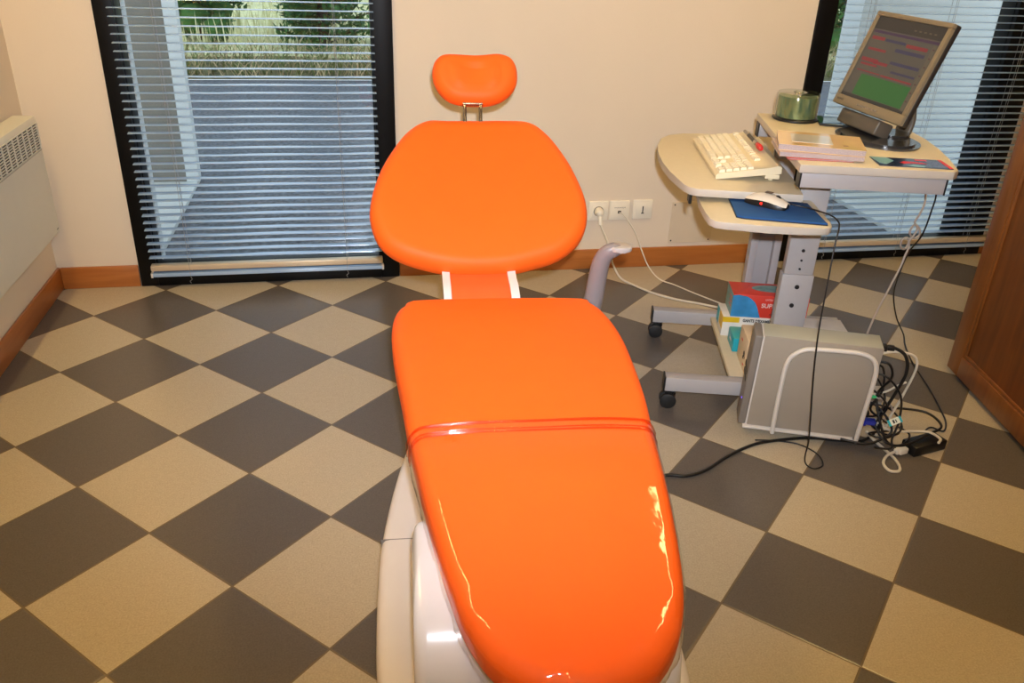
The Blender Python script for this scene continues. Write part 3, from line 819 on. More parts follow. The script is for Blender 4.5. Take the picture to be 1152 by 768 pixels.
# glove box on top, blue and red
e, hx, hy, hz = gbox('glove_box', 2.035, 2.285, .790, .900, .1702, .2505, [CRED, CRED, CPTEAL], 'red and blue glove box on top of the white carton')
b = BM(); pts = [(-hx, .0), (-hx, hz-.004)]+[(-hx+.02, hz-.001), (-.078, hz-.006), (-.065, hz-.013), (-.050, hz-.026), (-.040, hz-.045), (-.034, hz-.062), (-.026, 0)]
prism(b, pts, hy, hy+.0006, 0, Rx(PI/2)); obj('blue_wave', b, CBLUE, e)
b = BM()
n = 22
prism(b, [(.02+.075*math.cos(2*PI*k/n), .008+.030*math.sin(2*PI*k/n)) for k in range(n)], hz, hz+.0006); obj('tear_opening', b, CPTEAL, e)
prism_b = BM(); prism(prism_b, [(-hx, hy), (-hx+.08, hy), (-hx+.02, -hy), (-hx, -hy)], hz, hz+.0004); obj('top_wave', prism_b, CRED, e)
text('lettering', 'SUPERIOR', .021, WINK, e, T(.018, -hy-.0008, hz-.036) @ Rx(PI/2), bold=.0004)
text('small_print', 'LATEX EXAMINATION', .0085, WINK, e, T(.025, -hy-.0008, hz-.014) @ Rx(PI/2))
text('small_print', 'MEDIUM 100', .0075, INK, e, T(.022, -hy-.0008, .013) @ Rx(PI/2))
for k, (yy, zz) in enumerate(((-.015, .058), (-.02, .045), (-.018, .030))):
    b = BM(); box(b, -hx-.0008, -hx-.0001, yy-.02, yy+.015, zz-.002, zz+.002); obj('red_stripe', b, CRED, e)
# teal carton
e, hx, hy, hz = gbox('teal_carton', 2.032, 2.098, .668, .762, ZS, .146, [CTEAL, mat('card_teal_top', (70, 176, 172), .4, var=.05), CTEAL], 'small teal carton in front of the glove boxes')
text('lettering', 'latex', .016, WINK, e, T(-hx-.0008, 0, hz*.55) @ Rz(-PI/2) @ Rx(PI/2))
# beige carton
e, hx, hy, hz = gbox('beige_carton', 2.045, 2.098, .525, .650, ZS, .207, [CBEI, CBEI, CBEI], 'upright beige carton between the teal box and the computer')
b = BM()
for yy, zz, s in ((-.03, .05, .010), (-.022, .035, .006), (-.04, .042, .005)): lathe(b, [(0, .0006), (s, .0005), (s, 0)], 10, T(-hx, yy, zz) @ Ry(-PI/2))
obj('printed_figure', b, INK, e)
for q in ((-.045, -.03, .015, .02), (.012, .03, .072, .079)): obj('red_print', box(BM(), -hx-.0006, -hx, *q), CRED, e)
# pale flat device behind the tower
e, hx, hy, hz = gbox('pale_box', 2.235, 2.385, .60, .755, ZS, .196, [PCTOP, CWHT, PCTOP], 'pale grey box on the cart base behind the computer')
obj('lid_edge', box(BM(), -hx-.001, hx+.001, -hy-.001, hy+.001, hz-.012, hz-.010), GREYWH, e)

# ------------------------------------------------------------------ keyboard
kb = empty('keyboard', cw(1.968, .800, .6903), CR+math.radians(1.5), 'beige computer keyboard with raised back on the left shelf', 'keyboard')
KT = Ry(-math.radians(7.5))
KW, KD = .222, .092
b = BM()
prof = [(-KD, .001), (-KD, .012), (-KD+.008, .017), (KD-.035, .021), (KD-.008, .024), (KD, .020), (KD, .001)]
A = [b.verts.new((x, -KW, z)) for x, z in prof]; B = [b.verts.new((x, KW, z)) for x, z in prof]
b.faces.new(A); b.faces.new(B[::-1])
for i in range(len(prof)): b.faces.new((A[i], B[i], B[(i+1) % len(prof)], A[(i+1) % len(prof)]))
bmesh.ops.transform(b, matrix=T(0, 0, .012) @ KT, verts=b.verts)
obj('keyboard_case', b, BEIGEPL, kb, smooth=30)
for s in (-1, 1):
    b = BM(); box(b, KD-.03, KD-.018, s*(KW-.03)-.012, s*(KW-.03)+.012, 0, .026, .002); obj('folding_foot', b, BEIGEPL, kb)
b = BM(); box(b, KD-.045, KD-.004, -KW+.002, -KW+.03, .008, .022, .002); obj('rear_housing', b, BEIGEPL, kb)
b = BM(); box(b, -.084, .053, -KW+.006, KW-.008, .0, .0008)
bmesh.ops.transform(b, matrix=T(0, 0, .012) @ KT @ T(0, 0, .0183) @ Ry(-math.radians(1.6)), verts=b.verts)
obj('shaded_key_well', b, KEYD, kb)  # darker beige plate: shade in the key gaps put into its colour
keymesh = {}
def key(x, y, w, m=None):
    wd = round(w, 2); k_ = (wd, m is not None)
    if k_ not in keymesh:
        b = BM(); p = .0190; ww = wd*p-.0022; dd = p-.0008; c = BM()
        lo = [(-dd/2, -ww/2), (dd/2, -ww/2), (dd/2, ww/2), (-dd/2, ww/2)]
        v0 = [b.verts.new((x_, y_, 0)) for x_, y_ in lo]; v1 = [b.verts.new((x_*.82+(.0008 if x_ > 0 else .001), y_-math.copysign(.0018, y_), .0085)) for x_, y_ in lo]
        b.faces.new(v0[::-1]); b.faces.new(v1)
        for i in range(4): b.faces.new((v0[i], v0[(i+1) % 4], v1[(i+1) % 4], v1[i]))
        o = obj('key', b, m or KEYM, kb); keymesh[k_] = o.data
    else:
        o = bpy.data.objects.new('key', keymesh[k_]); COL.objects.link(o); o.parent = kb
    o.matrix_local = T(0, 0, .012) @ KT @ T(x, y, .0165+.0025*(x+KD)/(2*KD))
p = .0190
rows = [(-.073, [1.5, 1.5, 1.5, 6, 1.5, 1.5, 1.5]), (-.053, [2.25]+[1]*10+[2.75]), (-.033, [1.75]+[1]*11+[2.25]), (-.013, [1.5]+[1]*12+[1.5]), (.007, [1]*13+[2]), (.042, [1, -.75, 1, 1, 1, 1, -.5, 1, 1, 1, 1, -.5, 1, 1, 1, 1])]
for x, ws in rows:
    y = KW-.010
    for w in ws:
        if w > 0: key(x, y-abs(w)*p/2, min(w, 99), None)
        y -= abs(w)*p
yn = KW-.010-15.25*p
for x in (-.013, .007, .042):
    for k in range(3): key(x, yn-(k+.5)*p, 1)
key(-.053, yn-1.5*p, 1)
for k in range(3): key(-.073, yn-(k+.5)*p, 1)
yn2 = yn-3.25*p
for ri, x in enumerate((-.073, -.053, -.033, -.013, .007)):
    for k in range(4):
        if yn2-(k+.5)*p > -KW+.006 and not (ri == 0 and k == 1): key(x, yn2-(k+.5)*p, 1)
# marker lying on the keyboard's back edge
pen = empty('marker_pen', cw(2.029, .850, .7465), CR+math.radians(2), 'black and silver pen with a red cap lying on the keyboard', 'pen')
Mp = Rx(PI/2)
b = BM(); lathe(b, [(0, -.13), (.004, -.128), (.0052, -.12), (.0058, .06), (0, .06)], 16, Mp); 
bmesh.ops.transform(b, matrix=Rz(0), verts=b.verts)
obj('barrel', b, BLACK, pen, smooth=40)
b = BM(); lathe(b, [(.0061, .02), (.0064, .022), (.0064, .05), (.0061, .052)], 16, Mp); lathe(b, [(.0054, -.125), (.0056, -.10), (.0056, -.07), (.0054, -.068)], 16, Mp); obj('silver_band', b, STEEL, pen, smooth=40)
b = BM(); lathe(b, [(0, .112), (.006, .110), (.0085, .10), (.0088, .08), (.0072, .058), (.0064, .056)], 16, Mp); obj('cap', b, RED, pen, smooth=40)['label'] = 'red cap'

# ------------------------------------------------------------------ mouse and pad
mp_ = empty('mouse_pad', cw(2.022, .415, .6552), CR, 'dark blue mouse pad on the pull-out shelf', 'mouse pad')
outl = [(.115, -.10), (.104, .074), (-.108, .11), (-.113, -.072), (-.095, -.082)]
b = BM(); prism(b, outl, .002, .0065, .0012); obj('cloth_top', b, BLUEPAD, mp_, smooth=40)
b = BM(); prism(b, [(x*1.008, y*1.008) for x, y in outl], 0, .0025); obj('rubber_base', b, RUBBER, mp_)
ms = empty('computer_mouse', cw(2.006, .448, .6618), CR+math.radians(-36+2), 'white optical mouse with black sides and a red light', 'mouse')
def mouse_shell(z0, z1, sc, lift, m, name, par):
    b = BM(); nx_, nr = 18, 20; rows = []
    for i in range(nx_+1):
        s = i/nx_; x = -.058+.116*s
        wv = .031*math.sin(PI*min(1, max(0, .06+.88*s)))**.42*(1-.12*math.sin(PI*s)**2)*sc
        hv = (.036*math.sin(PI*(.10+.80*s*.9+.02))**.8*(1-.25*s))*1.0
        row = []
        for k in range(nr+1):
            a = PI*k/nr; y = wv*math.cos(a); z = hv*math.sin(a)**.75
            row.append(b.verts.new((x, y, min(max(z, z0), z1 if z1 else 9)+lift)))
        rows.append(row)
    for A, B in zip(rows, rows[1:]):
        for k in range(nr): b.faces.new((A[k], A[k+1], B[k+1], B[k]))
        b.faces.new((A[0], B[0], B[nr], A[nr]))
    b.faces.new(rows[0]); b.faces.new(rows[-1][::-1])
    return obj(name, b, m, par, smooth=60)
sk = mouse_shell(0, .019, 1.0, 0, BLACK, 'black_body', ms)
MW = mat('mouse_white', (226, 216, 198), .25, coat=.4)
b = BM(); nx_, nr = 18, 16; rows = []
for i in range(nx_+1):
    s = i/nx_; x = -.060+.120*s
    wv = .0325*math.sin(PI*min(1, max(0, .05+.9*s)))**.42*(1-.12*math.sin(PI*s)**2)
    hv = .037*math.sin(PI*(.10+.74*s))**.8*(1-.25*s)
    cut = .012+.008*math.sin(PI*s)*(1 if s < .9 else .6) - .010*max(0, s-.6)
    row = []
    for k in range(nr+1):
        a = math.radians(18)+(PI-math.radians(36))*k/nr
        row.append(b.verts.new((x, wv*math.cos(a)*1.03, max(cut*.8, hv*math.sin(a)**.75)+.0012)))
    rows.append(row)
for A, B in zip(rows, rows[1:]):
    for k in range(nr): b.faces.new((A[k], A[k+1], B[k+1], B[k]))
obj('white_cover', b, MW, ms, smooth=70)
b = BM(); lathe(b, [(0, -.003), (.0085, -.003), (.0095, 0), (.0085, .003), (0, .003)], 16, T(.028, 0, .024) @ Rx(PI/2)); obj('scroll_wheel', b, BLACK, ms, smooth=40)
b = BM(); box(b, -.008, .012, -.008, .008, .0352, .0372, .001); obj('badge', b, mat('badge_brown', (90, 70, 60), .4), ms)
b = BM(); lathe(b, [(0, .002), (.003, .001), (.0032, 0)], 12, T(-.005, -.0285, .010) @ Rx(PI/2)); obj('red_light', b, emis('red_led', (255, 30, 20), 6), ms)

# ------------------------------------------------------------------ things on the desktop
ZD = .8005
# disc spindle
sp = empty('disc_spindle', cw(2.165, .935, ZD), CR, 'clear tub of blank discs on a black base', 'disc tub')
b = BM(); lathe(b, [(0, 0), (.067, 0), (.070, .002), (.070, .006), (.066, .009), (0, .009)], 48); obj('base', b, BLACK, sp, smooth=40)
DISC = mat('disc_stack_green', (118, 138, 92), .22, metal=.55, var=.25, scale=8, coat=.6)
def discmat():
    m = bpy.data.materials.new('disc_edges'); m.use_nodes = True; t = m.node_tree; b_ = t.nodes['Principled BSDF']; L = t.links
    b_.inputs['Metallic'].default_value = .5; b_.inputs['Roughness'].default_value = .25
    tc = N(t, 'ShaderNodeTexCoord'); s = N(t, 'ShaderNodeSeparateXYZ'); L.new(tc.outputs['Object'], s.inputs[0])
    at = N(t, 'ShaderNodeMath', operation='ARCTAN2'); L.new(s.outputs[1], at.inputs[0]); L.new(s.outputs[0], at.inputs[1])
    cmb = N(t, 'ShaderNodeCombineXYZ'); L.new(at.outputs[0], cmb.inputs[0])
    mz = N(t, 'ShaderNodeMath', operation='MULTIPLY'); L.new(s.outputs[2], mz.inputs[0]); mz.inputs[1].default_value = 4; L.new(mz.outputs[0], cmb.inputs[2])
    nz = N(t, 'ShaderNodeTexNoise'); nz.inputs['Scale'].default_value = 4; nz.inputs['Detail'].default_value = 3; L.new(cmb.outputs[0], nz.inputs['Vector'])
    r = N(t, 'ShaderNodeValToRGB'); L.new(nz.outputs['Fac'], r.inputs['Fac'])
    r.color_ramp.elements[0].position = .3; r.color_ramp.elements[0].color = lin((104, 136, 112)); r.color_ramp.elements[1].position = .7; r.color_ramp.elements[1].color = lin((172, 178, 128))
    L.new(r.outputs[0], b_.inputs['Base Color'])
    return m
b = BM(); prof = [(0, .010)]; k = 0
for k in range(39): z = .010+.0016*k; prof += [(.0602, z), (.0602, z+.0010), (.0594, z+.0012)]
prof += [(.0598, .073), (.019, .073), (.019, .0725), (.008, .0725), (.008, .05), (0, .05)]
lathe(b, prof, 48); obj('disc_stack', b, discmat(), sp, smooth=30)
b = BM(); lathe(b, [(0, .076), (.004, .076), (.006, .066), (.006, .05)], 16); obj('spindle_pin', b, GREYWH, sp, smooth=40)
CLR = clear('clear_tub', (246, 250, 246), .03, 1.3, 1.5, base=.02)
b = BM(); lathe(b, [(.0655, .009), (.0655, .077), (.063, .083), (.030, .084), (.014, .082), (.012, .089), (0, .089)], 48); obj('clear_lid', b, CLR, sp, smooth=40)
# slim disc case with a disc in it
cc = empty('disc_case', cw(2.30, .905, ZD), CR-math.radians(8), 'slim black disc case holding a shiny disc beside the tub', 'disc case')
b = BM(); box(b, -.07, .07, -.062, .062, 0, .005, .001); obj('case_tray', b, BLACK, cc)
b = BM(); lathe(b, [(.0075, .0055), (.0075, .0068), (.0598, .0068), (.0600, .0055)], 48, T(-.005, 0, 0)); obj('disc', b, mat('silver_disc', (210, 228, 226), .08, metal=.9), cc, smooth=30)
b = BM(); box(b, -.07, .07, -.062, .062, .0072, .0078); obj('clear_lid', b, CLR, cc)
# catalogues: three in a pile
PAGE = mat('page_edges', (176, 160, 158), .6, var=.25, scale=400)
def book(d, w, z, th, rz, cover, label, L2=.105, W2=.080, curl=0.0, name='catalogue'):
    e = empty(name, cw(d, w, z), CR+rz, label, 'book', 'catalogues piled on the desktop')
    def slab(z0, z1, l, w_, m, nm, mi=None):
        b = BM(); n = 10; lo = []; hi = []
        for i in range(n+1):
            x = -l+2*l*i/n; c = curl*max(0, (-x/l))**2
            lo.append([b.verts.new((x, y, z0+c)) for y in (-w_, w_)]); hi.append([b.verts.new((x, y, z1+c)) for y in (-w_, w_)])
        for i in range(n):
            b.faces.new((hi[i][0], hi[i+1][0], hi[i+1][1], hi[i][1])); b.faces.new((lo[i][0], lo[i][1], lo[i+1][1], lo[i+1][0]))
            for s in (0, 1): b.faces.new((lo[i][s], lo[i+1][s], hi[i+1][s], hi[i][s]))
        b.faces.new((lo[0][0], hi[0][0], hi[0][1], lo[0][1])); b.faces.new((lo[n][0], lo[n][1], hi[n][1], hi[n][0]))
        return obj(nm, b, m, e)
    slab(0, .0008, L2, W2, cover, 'back_cover'); slab(.0008, th-.0008, L2-.0015, W2-.0015, PAGE, 'page_block'); c = slab(th-.0008, th, L2, W2, cover, 'front_cover')
    return e, c
COV1 = mat('cover_cream_orange', (244, 208, 150), .12, coat=1, var=.05); COV2 = mat('cover_mauve', (196, 168, 150), .2, coat=.5, var=.1); COV3 = mat('cover_red', (206, 60, 50), .3)
book(2.112, .475, ZD, .004, math.radians(2), COV3, 'thin red booklet at the bottom of the catalogue pile', .085, .07, name='booklet')
book(2.122, .492, ZD+.0042, .012, math.radians(-4), COV2, 'mauve edged catalogue in the middle of the pile', .108, .084)
e, c = book(2.130, .502, ZD+.0164, .016, math.radians(-10), COV1, 'glossy cream and orange catalogue on top of the pile', .110, .084, .0)
b = BM(); box(b, .055, .068, -.052, -.040, .016, .0164); obj('printed_square', b, mat('print_brown', (120, 80, 40), .5), e)
b = BM(); box(b, -.075, .03, -.045, .055, .016, .01645, .0001); obj('glare_patch', b, mat('painted_glare_white', (236, 232, 222), .08, coat=1), e)  # white glossy patch: highlight glare painted onto the cover
# brochure
br = empty('brochure', cw(2.352, .432, ZD), CR+math.radians(-1), 'dark blue brochure with red pattern at the near edge of the desktop', 'brochure')
b = BM(); box(b, -.093, .093, -.045, .045, 0, .0015); obj('sheet', b, mat('brochure_navy', (26, 48, 84), .25, coat=.6, var=.5, scale=25), br)
b = BM(); prism(b, [(-.03, -.005), (-.015, .012), (.03, .004), (.04, -.008), (.0, -.006), (-.02, -.014)], .0015, .0019); obj('red_print', b, RED, br)
for q in ((.083, .093, -.045, .045), (.02, .05, .026, .036)): obj('red_stripe', box(BM(), *q, .0015, .0019), RED, br)
b = BM(); prism(b, [(-.093, .045), (-.05, .045), (-.04, .01), (-.07, -.03), (-.085, -.02)], .0015, .0018); prism(b, [(-.02, -.04), (.0, -.02), (.03, -.03), (.02, -.042)], .0015, .0018); obj('pale_print', b, mat('print_pale_blue', (120, 170, 180), .3), br)
b = BM()
for k in range(5): box(b, .045, .078, -.030+k*.012, -.026+k*.012, .0015, .0018)
obj('text_lines', b, mat('print_grey', (110, 120, 150), .4), br)

# ------------------------------------------------------------------ monitor
MC = Vector((2.467, .111, .998)); MYAW = -1.551; MP = .338
# local frame: x = viewer's right, y = away from the viewer, z = up (before tilt)
mon = empty('flat_monitor', (2.525, .112, .8005), MYAW, 'old flat computer monitor tilted back, showing coloured bars and a green block', 'monitor')
MR = (T(2.525, .112, .8005) @ Rz(MYAW)).inverted() @ T(*MC) @ Rz(MYAW) @ Rx(-MP)
w2, h2 = .170, .140
b = BM()
box(b, -w2, w2, .003, .022, -h2, h2, .005, MR, 3)
mon_case = obj('monitor_housing', b, mat('monitor_shell_dark', (44, 40, 36), .4), mon, smooth=40)
b = BM()
for (x0, x1, z0, z1) in ((-w2, w2, -h2, -h2+.030), (-w2, w2, h2-.014, h2), (-w2, -w2+.016, -h2+.029, h2-.013), (w2-.016, w2, -h2+.029, h2-.013)):
    box(b, x0+.0006, x1-.0006, -.006, .006, z0+.0006, z1-.0006, .002, MR)
obj('bezel', b, MONB, mon_case, smooth=40)
def scrmat():
    m = bpy.data.materials.new('lcd_screen'); m.use_nodes = True; t = m.node_tree; b_ = t.nodes['Principled BSDF']
    b_.inputs['Base Color'].default_value = lin((30, 30, 30)); b_.inputs['Roughness'].default_value = .35
    b_.inputs['Emission Color'].default_value = lin((100, 92, 80)); b_.inputs['Emission Strength'].default_value = .45
    return m
def scrcol(name, c, st=.36):
    m = bpy.data.materials.new(name); m.use_nodes = True; b_ = m.node_tree.nodes['Principled BSDF']
    b_.inputs['Base Color'].default_value = lin((20, 20, 20)); b_.inputs['Roughness'].default_value = .35
    b_.inputs['Emission Color'].default_value = lin(c); b_.inputs['Emission Strength'].default_value = st
    return m
sx0, sx1, sz0, sz1 = -w2+.016, w2-.016, -h2+.030, h2-.014
b = BM(); box(b, sx0, sx1, -.001, .002, sz0, sz1, 0, MR); scr = obj('screen', b, scrmat(), mon)
def sr(u0, u1, v0, v1, m, name='window_content', lay=0):
    X0, X1 = sx0+(sx1-sx0)*u0, sx0+(sx1-sx0)*u1; Z0, Z1 = sz1+(sz0-sz1)*v1, sz1+(sz0-sz1)*v0
    return box(m, X0, X1, -.0014-lay*.0003, -.0009, Z0, Z1, 0, MR)
SG = scrcol('screen_green', (40, 140, 60)); SRD = scrcol('screen_red', (190, 50, 66)); SB = scrcol('screen_blue', (70, 70, 110)); SP = scrcol('screen_purple', (86, 50, 96)); SD = scrcol('screen_dark', (62, 58, 54)); SL = scrcol('screen_tan', (132, 118, 96))
b = BM(); sr(.16, .93, .70, .955, b); obj('green_block', b, SG, scr)
b = BM()
for q in ((.04, .24, .235, .275), (.58, .88, .255, .295), (.06, .34, .375, .405), (.04, .30, .50, .545), (.24, .46, .52, .555), (.06, .32, .565, .59), (.05, .42, .655, .668), (.44, .90, .655, .675)): obj('red_bar', sr(*q, BM()), SRD, scr)
b = BM()
for q in ((.26, .56, .245, .275), (.46, .88, .33, .37), (.48, .90, .48, .515), (.55, .90, .585, .61)): obj('blue_bar', sr(*q, BM()), SB, scr)
b = BM(); sr(.02, .98, .165, .195, b); obj('purple_bar', b, SP, scr)
for q in ((0, 1, 0, .15), (0, 1, .96, 1)): obj('dark_bar', sr(*q, BM()), SD, scr)
b = BM(); sr(.925, .985, .21, .97, b); obj('side_strip', b, SL, scr)
SI = scrcol('screen_icon', (110, 60, 56))
for k in range(7): obj('icon', sr(.94, .965, .25+k*.1, .265+k*.1, BM(), lay=1), SI, scr)
for k in range(5): obj('icon', sr(.58+k*.07, .615+k*.07, .085, .10, BM(), lay=1), SL, scr)
b = BM()
for k in range(6): box(b, -.045+k*.017, -.033+k*.017, -.0075, -.006, -h2+.013, -h2+.017, .0005, MR)
obj('button', b, STEEL, mon_case)
text('logo', 'BELINEA', .009, mat('bezel_print', (96, 86, 70), .5), mon_case, MR @ T(-w2+.033, -.0064, -h2+.016) @ Rx(PI/2))
# speaker-like neck bar and swivel foot
b = BM()
nk = MR @ Vector((0, .02, -h2))
box(b, -.125, .070, .006, .060, -h2-.046, -h2-.003, .006, MR, 3); obj('sound_bar', b, MONN, mon, smooth=40)
b = BM()
tube(b, [(.0, .035, .012), (.0, .040, .05), (.0, .030, .10), (0, .02, .17)], .034, 16, 5, ry=.4)
box(b, -.05, .05, .0, .03, .13, .2, .006); obj('neck', b, MONN, mon, smooth=60)
b = BM(); pts = [(.045+.140*math.cos(2*PI*k/48), -.080+.105*math.sin(2*PI*k/48)) for k in range(48)]
prism(b, pts, 0, .005, .0015)
prism(b, [(.045+(x-.045)*.88, -.08+(y+.08)*.88) for x, y in pts], .005, .010, .004); prism(b, [(.02+(x-.045)*.4, -.02+(y+.08)*.5) for x, y in pts], .009, .016, .006)
obj('foot', b, MONG, mon, smooth=50)
mon_foot_dx = 0

# ------------------------------------------------------------------ cables
def cable(name, pts, r, m, label, cat='cable', group=None, extra=None):
    ox = Vector(pts[0]); 
    b = BM(); tube(b, [Vector(p) for p in pts], r, 8, 6)
    o = obj(name, b, m, smooth=60); tag(o, label, cat, group)
    return o
plug = empty('power_plug', (1.955, YW-.0118, .262), 0, 'white plug in the socket nearest the chair with its cord running to the cart', 'plug')
# the plug and its cord move together
plug.location = (0, 0, 0)
b = BM(); lathe(b, [(0, .038), (.011, .036), (.0165, .028), (.0185, .006), (.018, 0), (0, 0)], 24, T(1.953, YW-.0117, .258) @ Rx(PI/2)); tube(b, [(1.953, 1.082, .250), (1.953, 1.074, .232), (1.953, 1.068, .212)], .0085, 10, 3)
obj('plug_body', b, OUTW, plug, smooth=50)
b = BM(); tube(b, [(1.953, 1.07, .228), (1.956, 1.06, .205), (1.974, 1.03, .16), (1.985, 1.005, .11), (2.0, .985, .06), (2.025, .955, .018), (2.064, .907, .0055), (2.119, .815, .0055), (2.19, .745, .0055), (2.262, .70, .0055), (2.33, .65, .0055), (2.40, .60, .0055)], .0042, 8, 6)
obj('cord', b, WCABLE, plug, smooth=60)
plug.location = (0, 0, 0)
cable('network_cable', [(2.044, 1.107, .252), (2.056, 1.095, .246), (2.073, 1.08, .228), (2.104, 1.05, .178), (2.125, 1.01, .115), (2.15, .975, .055), (2.19, .94, .012), (2.24, .89, .004), (2.285, .81, .0035), (2.34, .72, .0035), (2.39, .64, .0035)], .0028, WCABLE, 'thin pale cable from the middle wall socket to the cart')
cable('hanging_white_cable', [(2.46, .075, .775), (2.56, .07, .73), (2.63, .066, .69), (2.650, .055, .62), (2.633, .040, .581), (2.618, .034, .555), (2.636, .03, .537), (2.640, .028, .515), (2.62, .026, .508), (2.602, .024, .528), (2.612, .026, .55), (2.625, .024, .535), (2.606, .020, .50), (2.595, .016, .478), (2.575, .012, .485), (2.572, .010, .510), (2.588, .008, .515), (2.596, .004, .49), (2.588, .0, .46), (2.577, -.007, .428), (2.547, -.02, .362), (2.503, -.049, .30), (2.455, -.095, .25)], .0032, GCABLE, 'looped grey white cable hanging from the back of the desktop')
cable('hanging_black_cable', [(2.50, .07, .7), (2.66, .09, .71), (2.715, .099, .633), (2.717, .1, .559), (2.723, .12, .48), (2.74, .18, .40), (2.78, .25, .30), (2.84, .33, .18), (2.90, .36, .07), (2.925, .33, .012), (2.885, .255, .0045), (2.83, .128, .0045), (2.779, -.033, .0045), (2.727, -.168, .0045), (2.696, -.237, .0045), (2.655, -.283, .0045), (2.631, -.259, .0045), (2.60, -.275, .006), (2.582, -.310, .012)], .0026, BLACK, 'thin black cable hanging past the window to the floor')
inv = (T(*ms.location) @ Rz(ms.rotation_euler[2])).inverted()
b = BM(); tube(b, [inv @ Vector(p) for p in [(2.090, -.075, .672), (2.12, -.105, .668), (2.160, -.135, .664), (2.185, -.19, .664), (2.18, -.24, .663), (2.165, -.272, .655), (2.152, -.290, .609), (2.142, -.310, .519), (2.136, -.326, .396), (2.137, -.345, .273), (2.143, -.367, .145), (2.150, -.372, .07), (2.154, -.366, .018), (2.150, -.385, .004), (2.162, -.408, .004), (2.196, -.394, .004), (2.208, -.345, .004), (2.18, -.29, .004), (2.12, -.262, .004), (2.06, -.25, .004)]], .0021, 8, 6); obj('cord', b, BLACK, ms, smooth=60)
cable('black_power_cable', [(1.50, -.40, .0055), (1.62, -.385, .0055), (1.74, -.381, .0055), (1.792, -.392, .0055), (1.859, -.373, .0055), (1.949, -.317, .0055), (2.051, -.272, .0055), (2.142, -.262, .0055), (2.226, -.264, .0055), (2.301, -.285, .0055), (2.37, -.30, .0055), (2.43, -.27, .0055)], .0045, BLACK, 'thick black cable on the floor from the chair to the computer')
# rear-of-computer tangle
RP = lambda x, y, z: tuple(MPC @ Vector((LP+x, y, z)))
def rp(*ps): return [RP(*p) for p in ps]
tangle = [
 (rp((0, .05, .285), (.03, .05, .288), (.07, .045, .27), (.085, .035, .22), (.07, .03, .14), (.055, .03, .07), (.06, .03, .01)), .0048, BLACK, 'thick black mains lead looping from the top of the computer back'),
 (rp((0, .03, .25), (.03, .02, .25), (.05, .03, .20), (.03, .04, .13), (.05, .0, .06), (.08, -.02, .012), (.13, -.01, .006), (.20, .05, .006), (.25, .10, .006), (.22, .16, .006), (.13, .16, .008), (.07, .11, .03)), .0038, BLACK, 'black cable making the wide loop on the floor beside the cabinet'),
 (rp((0, .06, .22), (.03, .06, .21), (.04, .04, .15), (.02, .03, .09), (.06, .04, .05), (.10, .05, .02), (.07, .09, .012), (.02, .06, .015)), .0034, BLACK, 'black cable curling behind the middle of the computer back'),
 (rp((0, .07, .17), (.03, .08, .16), (.06, .06, .11), (.045, .03, .07), (.02, .05, .04), (.06, .00, .03), (.11, .02, .018), (.13, .07, .010)), .003, BLACK, 'black cable crossing below the green plug'),
 (rp((.012, .03, .13), (.04, .03, .125), (.075, .04, .10), (.09, .055, .05), (.06, .07, .02), (.10, .09, .008)), .0026, GCABLE, 'thin grey cable leading from the green plug'),
 (rp((0, .05, .10), (.03, .045, .095), (.06, .02, .08), (.085, .0, .04), (.05, -.02, .015), (.01, -.03, .007), (-.05, -.02, .006)), .0036, BLACK, 'black cable running under the computer holder'),
 (rp((0, .035, .27), (.02, .04, .275), (.055, .05, .275), (.10, .06, .26), (.115, .06, .22), (.10, .05, .13), (.085, .045, .06), (.08, .04, .012)), .0036, WCABLE, 'white cable arching high behind the computer'),
 (rp((.03, .05, .045), (.06, .03, .03), (.11, .03, .02), (.16, .05, .012), (.205, .055, .012), (.225, .02, .02), (.212, -.01, .028)), .0038, WCABLE, 'white cord crossing to the black power brick'),
 (rp((.0, .04, .055), (.03, .02, .04), (.06, .03, .05), (.04, .06, .03), (.08, .06, .012), (.05, .01, .01)), .003, WCABLE, 'white cable bunched low behind the computer'),
 (rp((.0, .055, .125), (.02, .055, .12), (.055, .05, .14), (.08, .05, .165), (.10, .055, .175)), .003, WCABLE, 'short white cable end sticking up behind the computer'),
 (rp((0, .045, .20), (.04, .03, .20), (.085, .02, .15), (.095, .0, .08), (.085, -.02, .03), (.085, -.035, .006), (.04, -.04, .006)), .0032, BLACK, 'black cable dropping straight down past the printed tag'),
 (rp((.0, .06, .075), (.05, .05, .09), (.10, .06, .06), (.12, .03, .03), (.07, -.01, .02), (.03, .01, .015), (.09, .04, .01)), .0028, BLACK, 'thin black cable looped around the blue video plug'),
 (rp((.01, .02, .16), (.04, .01, .14), (.06, .02, .10), (.04, .01, .05), (.07, -.03, .02), (.12, -.01, .006), (.15, .04, .006), (.12, .07, .008)), .0028, BLACK, 'thin black cable hanging in front of the bunch'),
]
for pts, r_, m, lab in tangle: cable('computer_cable', pts, r_, m, lab, 'cable', 'cables behind the computer')
# connectors plugged in the back
vg = empty('video_plug', RP(.002, .02, .05), PA, 'blue screw-on video plug at the bottom of the computer back', 'plug')
b = BM(); box(b, .001, .012, -.016, .016, -.008, .008, .002); box(b, .012, .040, -.012, .012, -.007, .007, .003); obj('shell', b, VGA, vg, smooth=40)
for s in (-1, 1):
    b = BM(); lathe(b, [(0, .02), (.0035, .02), (.0035, -.004), (0, -.004)], 10, T(.014, s*.0145, 0) @ Ry(PI/2)); obj('thumb_screw', b, VGA, vg)
au = empty('audio_plug', RP(.002, .03, .13), PA, 'small green audio plug in the computer back', 'plug')
b = BM(); lathe(b, [(0, 0), (.005, .0), (.0055, .012), (.004, .024), (0, .024)], 12, Ry(PI/2)); obj('shell', b, mat('green_plug', (60, 190, 120), .4), au, smooth=40)
mpg = empty('mains_plug', RP(.002, .05, .285), PA, 'black mains connector at the top of the computer back', 'plug')
